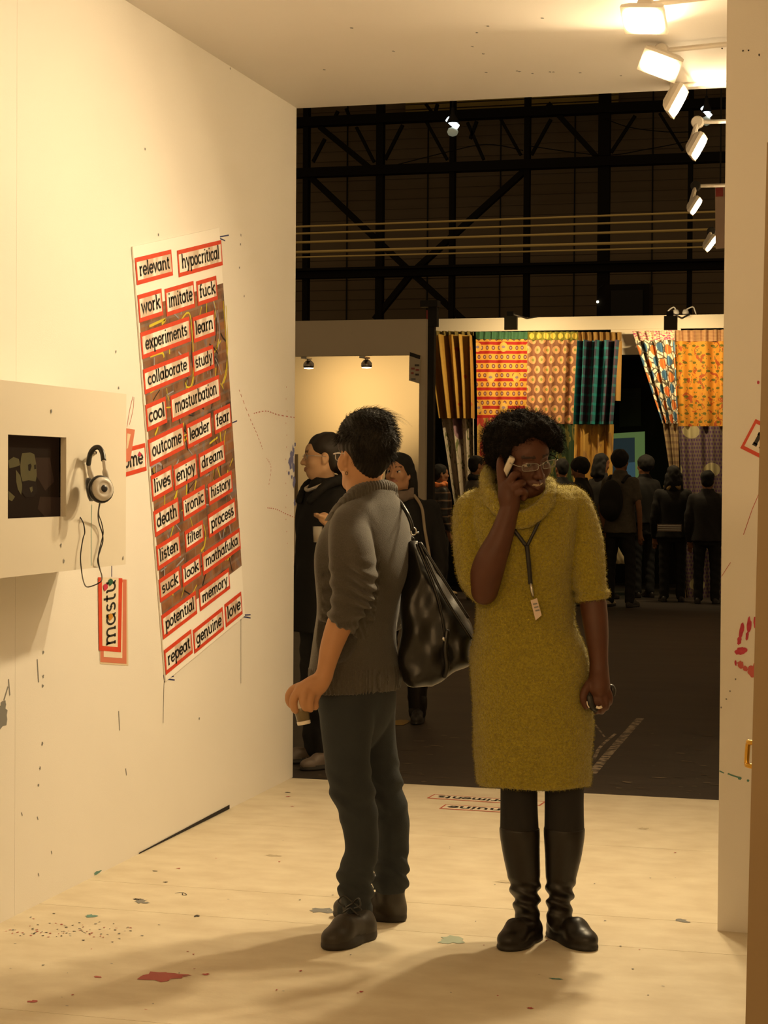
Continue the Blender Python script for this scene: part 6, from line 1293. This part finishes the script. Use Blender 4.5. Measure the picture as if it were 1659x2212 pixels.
# ============================================================ people in the hall
def passer(px, top, feet, yaw, label, cols, hyaw=None, hpitch=0.0, hem=0.47, h=0.011, arms=None, hair='short', scarf=None, shoes_c=(0.02, 0.015, 0.012), skin=None, group='visitors in the hall', stripes_m=None, hx=0.0, lean=0.0, belly=1.0, stance=0.10, step=0.0, eyeglass=False, sleeve_short=False):
    """standing visitor; cols = (top, trousers, hair) materials; arms = person-frame points ((elbow),(wrist)) per side"""
    f = Fig('person', px, feet, label, -0.03, group); H = f.L(px, top)[2]; hyaw = yaw if hyaw is None else hyaw
    Rb = rot(yaw); Q = lambda x, y, z: Rb @ np.array([x, y, 0.0]) + np.array([0, 0, z * H])
    sk = skin or skinmat('visitor_skin', (0.26, 0.12, 0.06), (0.30, 0.14, 0.07), (0.22, 0.08, 0.05))
    arms = arms or [((-0.23, -0.02, 0.62), (-0.22, 0.06, 0.47)), ((0.23, -0.02, 0.62), (0.22, 0.06, 0.47))]
    Rh = rot(hyaw, hpitch); c = Q(hx, lean, 0.925); bb = 0.40
    V = Vol((-bb, -bb, 0.0), (bb, bb, H + 0.03), h); Pq = head(V, c, Rh, H / 1.72 if H < 1.9 else 1.05, fine=h < 0.009)
    V.cap(c + [0, 0, -0.05], Q(0, -0.01, 0.82), 0.052, 0.058, 0.03); zz = lambda q: q * H
    V.loft([(zz(0.47), 0, 0, 0.13, 0.09), (zz(0.62), 0, 0, 0.11, 0.08), (zz(0.76), 0, 0, 0.13, 0.085), (zz(0.82), 0, 0, 0.10, 0.06)], yaw, 0.03)
    for sx in (-1, 1):
        V.tube([Q(sx * 0.09, 0, 0.48), Q(sx * stance, 0.01, 0.27), Q(sx * stance, step * sx, 0.05)], [0.07, 0.045, 0.035], 0.03)
    for sx, (el, wr) in zip((-1, 1), arms):
        V.tube([Q(sx * 0.17, 0, 0.80), Q(*el), Q(*wr)], [0.04, 0.035, 0.026], 0.02); d = _n(Q(*wr) - Q(*el)); w_ = Q(*wr); sd = _n(np.cross(d, [0.3, 0.2, 0.9]))
        V.cap(w_, w_ + d * 0.07, 0.027, 0.030, 0.015)
        for k in range(4): V.cap(w_ + d * 0.07 + sd * (k - 1.5) * 0.018, w_ + d * (0.14 - 0.012 * abs(k - 1.5)) + sd * (k - 1.5) * 0.017 - np.array([0, 0, 0.02]), 0.010, 0.008, 0.006)
        V.cap(w_ + d * 0.03 + sd * 0.025, w_ + d * 0.085 + sd * 0.055, 0.011, 0.009, 0.008)
    V.mesh('body', sk, f.root)
    # top garment
    V = Vol((-bb, -bb, zz(hem) - 0.03), (bb, bb, zz(0.90)), h)
    V.loft([(zz(hem), 0, 0, 0.20 * belly, 0.15 * belly), (zz(0.60), 0, 0, 0.175 * belly, 0.135), (zz(0.72), 0, 0, 0.195, 0.135), (zz(0.785), 0, 0, 0.195, 0.115), (zz(0.815), 0, 0, 0.15, 0.09), (zz(0.845), 0, 0, 0.085, 0.075), (zz(0.865), 0, 0, 0.075, 0.07)], yaw, 0.0, 0, 2.3)
    for sx, (el, wr) in zip((-1, 1), arms):
        e = Q(*el); w_ = Q(*wr)
        if sleeve_short: V.tube([Q(sx * 0.165, 0, 0.79), (Q(sx * 0.165, 0, 0.79) + e * 1.6) / 2.6], [0.07, 0.062], 0.03)
        else: V.tube([Q(sx * 0.165, 0, 0.79), e, e + (w_ - e) * 0.92], [0.07, 0.056, 0.045], 0.03)
    V.disp(fold(35, 35, 18, 0.004, px * 0.1))
    o = V.mesh('top', cols[0], f.root)
    if stripes_m: o.data.materials[0] = stripes_m
    # trousers and shoes
    V = Vol((-bb, -bb, 0.02), (bb, bb, zz(0.56)), h)
    V.loft([(zz(0.44), 0, 0, 0.16, 0.115), (zz(0.50), 0, 0, 0.165, 0.12), (zz(0.55), 0, 0, 0.155, 0.11)], yaw, 0.0)
    for sx in (-1, 1): V.tube([Q(sx * 0.085, 0, 0.48), Q(sx * stance, 0.015, 0.27), Q(sx * stance, step * sx, 0.045)], [0.088, 0.066, 0.058], 0.02)
    V.disp(fold(30, 30, 60, 0.003, 1.0)); V.mesh('trousers', cols[1], f.root)
    for sx in (-1, 1):
        a = Q(sx * stance, -0.07 + step * sx, 0); b = Q(sx * (stance + 0.03), 0.20 + step * sx, 0); V = Vol(np.minimum(a, b) - 0.07, np.maximum(a, b) + 0.13, h * 0.8)
        shoe(V, a, b, 0.038, 0.085, 0.02, 0, 0.055, 0.02, 1); V.mesh('shoe', [mat('shoe_%d_%d' % (px, sx), shoes_c if not isinstance(shoes_c, list) else shoes_c[0 if sx < 0 else 1], 0.5), mat('shoe_sole', (0.02, 0.016, 0.012), 0.6)], f.root)
    # hair
    V = Vol(c - 0.24, c + 0.20, min(h, 0.006)); k = 1.0; hp = lambda x, y, z: c + Rh @ np.array([x, y, z])
    V.ell(hp(0, -0.018, 0.048), (0.084, 0.102, 0.086), Rh, 0.02); V.ell(hp(0, -0.05, -0.005), (0.074, 0.060, 0.075), Rh, 0.02)
    if hair == 'long':
        V.ell(hp(0, -0.07, -0.08), (0.080, 0.055, 0.12), Rh, 0.04)
        for sx in (-1, 1): V.cap(hp(sx * 0.078, -0.03, 0.0), hp(sx * 0.085, -0.04, -0.15), 0.030, 0.036, 0.03)
    elif hair == 'tail': V.cap(hp(0, -0.10, 0.0), hp(0.0, -0.12, -0.16), 0.038, 0.028, 0.03)
    elif hair == 'bushy': V.ell(hp(0, -0.03, 0.03), (0.105, 0.115, 0.105), Rh, 0.03)
    V.ell(hp(0, 0.125, -0.035), (0.105, 0.085, 0.088), Rh, 0.015, None, 's')
    V.disp(lump(0.003, 70)); V.mesh('hair', cols[2], f.root)
    if scarf:
        V = Vol(c - 0.3, c + 0.1, h * 0.8); n0 = Q(0, 0.0, 0.845)
        ring = [n0 + Rb @ np.array([0.085 * math.cos(a), 0.085 * math.sin(a), 0.012 * math.sin(3 * a)]) for a in np.linspace(0, 2 * PI, 11)]; V.tube(ring, [0.032] * 11, 0.01); V.disp(fold(40, 40, 90, 0.004)); V.mesh('scarf', scarf, f.root)
    return f, Q, Pq, H, Rh, c
def cloth(name, c, d=1.5): return mat(name, c, 0.85, tuple(q * d for q in c), 30, 0.5)
K_blk = cloth('black_wool', (0.005, 0.0042, 0.0035)); K_navy = cloth('navy_cloth', (0.012, 0.013, 0.018)); K_chr = cloth('charcoal_cloth', (0.013, 0.011, 0.009)); K_jean = cloth('worn_denim', (0.016, 0.017, 0.019)); K_brn = cloth('brown_cloth', (0.030, 0.020, 0.012)); K_tee = cloth('grey_tee', (0.07, 0.058, 0.042)); K_hair = cloth('dark_hair', (0.006, 0.005, 0.004)); K_hairb = mat('brown_hair', (0.012, 0.008, 0.005), 0.5, (0.024, 0.015, 0.009), 50, 0.5)
S_pale = skinmat('pale_skin', (0.62, 0.37, 0.20), (0.68, 0.42, 0.24), (0.46, 0.22, 0.13))
S_mid = skinmat('tan_skin', (0.50, 0.26, 0.13), (0.55, 0.29, 0.15), (0.42, 0.16, 0.10))
# long-haired man in profile
YM = math.radians(118); PF = lambda X, Y: (rot(YM).T @ np.array([X, Y, 0.0]))[:2]
f, Q, Pq, H, Rh, c = passer(698, 934, 1652, YM, 'person with glasses and tied long hair in black coat, in profile', (K_blk, cloth('dark_denim', (0.020, 0.019, 0.018)), K_hairb), hem=0.40, h=0.0062, hair='tail', skin=S_pale, shoes_c=(0.16, 0.12, 0.09), group=None,
    hyaw=math.radians(92),
    arms=[((*PF(0.20, -0.22), 0.640), (*PF(0.045, -0.30), 0.722)), ((0.25, -0.02, 0.62), (0.22, 0.08, 0.48))], hx=0.0, lean=0.01)
glasses(f.root, Pq, M_steel, r=0.0016)
V = Vol(c - [0.25, 0.25, 0.32], c + [0.25, 0.25, 0.0], 0.005); n0 = Q(0, 0.0, 0.852)
for sx in (-1, 1): V.tube([n0 + rot(YM) @ np.array([sx * 0.03, -0.085, 0.015]), n0 + rot(YM) @ np.array([sx * 0.10, -0.03, 0.01]), n0 + rot(YM) @ np.array([sx * 0.105, 0.05, -0.02]), n0 + rot(YM) @ np.array([sx * 0.06, 0.12, -0.10])], [0.024, 0.026, 0.024, 0.02], 0.01)
V.mesh('coat_collar', K_blk, f.root)
MB().tube(catmull([n0 + rot(YM) @ np.array([x, y, z]) for x, y, z in ((0.075, 0.02, -0.01), (0.05, 0.085, -0.035), (0.0, 0.10, -0.045), (-0.05, 0.09, -0.035), (-0.085, 0.02, 0.0))], 6), 0.010, 8).build('shirt_neck', mat('white_shirt', (0.70, 0.62, 0.50), 0.6), f.root, True)
MB().tube(catmull([n0 + rot(YM) @ np.array([x, y, z]) for x, y, z in ((-0.03, 0.105, -0.05), (-0.05, 0.10, -0.04), (-0.075, 0.07, -0.03))], 6), 0.006, 8).build('necklace', M_steel, f.root, True)
gp = f.b + f.R.T @ (Q(*PF(-0.035, -0.345), 0.700)); gl = empty('drinking_glass', gp, 'clear drinking glass in the hand of profile person in black coat', 'glass', None, f.rz)
MB().lathe([(0.022, -0.04), (0.026, 0.04), (0.024, 0.04), (0.020, -0.037)], 16).build('glass_wall', mat('clear_plastic', (0.8, 0.75, 0.65), 0.1, alpha=0.35), gl, True); MB().lathe([(0.0205, -0.036), (0.022, -0.005), (0.002, -0.004)], 16).build('drink', mat('amber_drink', (0.20, 0.10, 0.03), 0.2), gl, True)
# dark-haired woman behind
K_scarf = cloth('grey_scarf', (0.16, 0.12, 0.09))
f, Q, Pq, H, Rh, c = passer(868, 980, 1556, math.radians(180 - 12), 'person with long dark hair, grey scarf and black coat facing this way', (K_blk, K_chr, K_hair), hyaw=math.radians(180 - 24), hpitch=math.radians(6), hem=0.36, h=0.0065, hair='long', skin=S_mid, scarf=K_scarf, group=None, hx=0.03)
for sx in (-1, 1): 
    V = Vol(Q(sx * 0.10, 0, 0.0) - [0.09, 0.09, 0], Q(sx * 0.10, 0, 0.22) + [0.09, 0.09, 0], 0.008); V.tube([Q(sx * 0.10, 0.0, 0.03), Q(sx * 0.10, 0.01, 0.12), Q(sx * 0.10, 0.01, 0.2)], [0.055, 0.062, 0.07], 0.0); V.mesh('boot_shaft', M_boot[0], f.root)
MB().tube(catmull([Q(-0.08, 0.06, 0.845), Q(-0.14, 0.11, 0.80), Q(-0.17, 0.16, 0.72), Q(-0.20, 0.15, 0.62)], 6), 0.010, 6).build('bag_strap', mat('pale_strap', (0.36, 0.28, 0.18), 0.6), f.root, True)
MB().tube(catmull([Q(0.055 * math.cos(a), 0.055 * math.sin(a) + 0.01, 0.862) for a in np.linspace(0, 2 * PI, 12)], 3), 0.004, 6).build('choker', M_black, f.root, True)
# crowd before the textile booth
K_str = bpy.data.materials.new('striped_jacket'); K_str.use_nodes = True; nt_ = K_str.node_tree; w_ = nt_.nodes.new('ShaderNodeTexWave'); w_.bands_direction = 'Z'; w_.inputs['Scale'].default_value = 3.2; w_.inputs['Distortion'].default_value = 2.0; tcn = nt_.nodes.new('ShaderNodeTexCoord'); nt_.links.new(tcn.outputs['Object'], w_.inputs['Vector']); rp_ = nt_.nodes.new('ShaderNodeValToRGB'); rp_.color_ramp.elements[0].position = 0.86; rp_.color_ramp.elements[0].color = (0.010, 0.008, 0.007, 1); rp_.color_ramp.elements[1].position = 0.98; rp_.color_ramp.elements[1].color = (0.16, 0.10, 0.06, 1); nt_.links.new(w_.outputs['Fac'], rp_.inputs[0]); nt_.links.new(rp_.outputs[0], nt_.nodes['Principled BSDF'].inputs['Base Color'])
D_ = math.radians
passer(950, 1003, 1286, D_(-75), 'visitor in dark striped jacket, neck lit orange', (K_blk, K_chr, K_hair), hem=0.50, stripes_m=K_str, scarf=mat('orange_lit_neck', (0.75, 0.22, 0.06), 0.7), shoes_c=[(0.02, 0.015, 0.012), (0.40, 0.28, 0.14)], h=0.012)  # the orange neck ring is painted light, standing for the glow on bare skin
passer(1028, 983, 1296, D_(-60), 'visitor with cropped dark hair and pale grey shoulders beside floral cloth', (K_tee, K_blk, K_hair), hem=0.50, scarf=K_blk, h=0.012)
passer(1211, 990, 1288, D_(20), 'dark visitor mostly hidden by the mustard dress', (K_blk, K_blk, K_hair), h=0.013)
passer(1254, 989, 1308, D_(70), 'visitor in black with bowed head beside the mustard sleeve', (K_blk, K_navy, K_hair), hpitch=D_(-22), hair='bushy', h=0.012, lean=0.03)
fc, Qc, *_ = passer(1297, 978, 1293, D_(-50), 'visitor in black holding a white carrier bag', (K_chr, K_blk, K_hair), hair='long', hpitch=D_(-10), h=0.012)
f, Q, *_ = passer(1338, 970, 1311, D_(-25), 'visitor in grey tee shirt with dark backpack', (K_tee, K_blk, K_hair), hair='bushy', sleeve_short=True, h=0.012, arms=[((-0.24, -0.02, 0.63), (-0.20, 0.04, 0.48)), ((0.25, -0.02, 0.63), (0.23, 0.06, 0.47))], shoes_c=[(0.42, 0.34, 0.22), (0.02, 0.015, 0.01)], stance=0.13)
bp = empty('backpack', f.b + f.R.T @ Q(-0.03, -0.20, 0.60), 'dark backpack worn over the grey tee shirt', 'backpack', None, f.rz); bq = Q(-0.03, -0.20, 0.60)
V = Vol((-0.26, -0.26, -0.16), (0.26, 0.26, 0.42), 0.012); V.ell((0, 0, 0.14), (0.15, 0.10, 0.25), rot(D_(-25)), 0.0); V.ell(rot(D_(-25)) @ np.array([0, -0.07, 0.04]), (0.11, 0.06, 0.11), rot(D_(-25)), 0.03); V.mesh('pack_body', K_blk, bp)
for sx in (-1, 1): MB().tube(catmull([Q(sx * 0.10, -0.16, 0.79) - bq, Q(sx * 0.11, -0.02, 0.83) - bq, Q(sx * 0.12, 0.13, 0.76) - bq, Q(sx * 0.13, 0.05, 0.62) - bq], 5), 0.02, 6).build('strap', K_blk, bp, True)
passer(1390, 982, 1291, D_(35), 'visitor in black jacket and faded jeans before the projection', (K_blk, K_jean, K_hair), hair='bushy', hem=0.52, h=0.012)
f, Q, *_ = passer(1452, 1006, 1300, D_(5), 'visitor in black with wide yellowish scarf before the paisley cloth', (K_blk, K_blk, K_hair), h=0.012, scarf=mat('yellowish_scarf', (0.42, 0.30, 0.12), 0.8, (0.30, 0.18, 0.06), 30, 0.4), hair='long', belly=1.1)
bk = empty('booklet', f.b + f.R.T @ Q(-0.05, -0.19, 0.52), 'pale striped booklet held behind the scarfed visitor', 'booklet', None, f.rz); MB().box((-0.16, -0.012, 0), (0.14, 0.012, 0.09)).build('booklet_cover', K_scarf, bk); 
for k in range(3): MB().box((-0.15, -0.016, 0.015 + 0.025 * k), (0.13, -0.012, 0.025 + 0.025 * k)).build('booklet_stripe', M_paper, bk)
passer(1526, 1017, 1304, D_(-5), 'visitor in plain dark jacket standing beside the right wall', (cloth('faded_black', (0.012, 0.010, 0.010)), K_blk, K_hair), h=0.012)
# white carrier bag
cb_ = fc.b + fc.R.T @ (Qc(0.22, 0.06, 0.47) + [-0.01 + 0.05, 0.02, -0.42]); cg = empty('carrier_bag', cb_, 'white carrier bag hanging among the dark visitors', 'bag')
V = Vol((-0.14, -0.09, -0.02), (0.14, 0.09, 0.34), 0.008); V.loft([(0.0, 0.02, 0, 0.085, 0.04), (0.06, 0.0, 0, 0.085, 0.05), (0.15, -0.03, 0, 0.06, 0.04), (0.24, -0.045, 0, 0.025, 0.02)], 0.0, 0); V.disp(fold(60, 40, 25, 0.004)); V.mesh('bag_sack', mat('white_polythene', (0.50, 0.42, 0.24), 0.4), cg)
MB().tube(catmull([(-0.045, 0, 0.22), (-0.06, 0.0, 0.28), (-0.05, 0.0, 0.32), (-0.03, 0.0, 0.28), (-0.04, 0, 0.22)], 4), 0.008, 6).build('bag_handle', MATS['white_polythene'], cg, True)
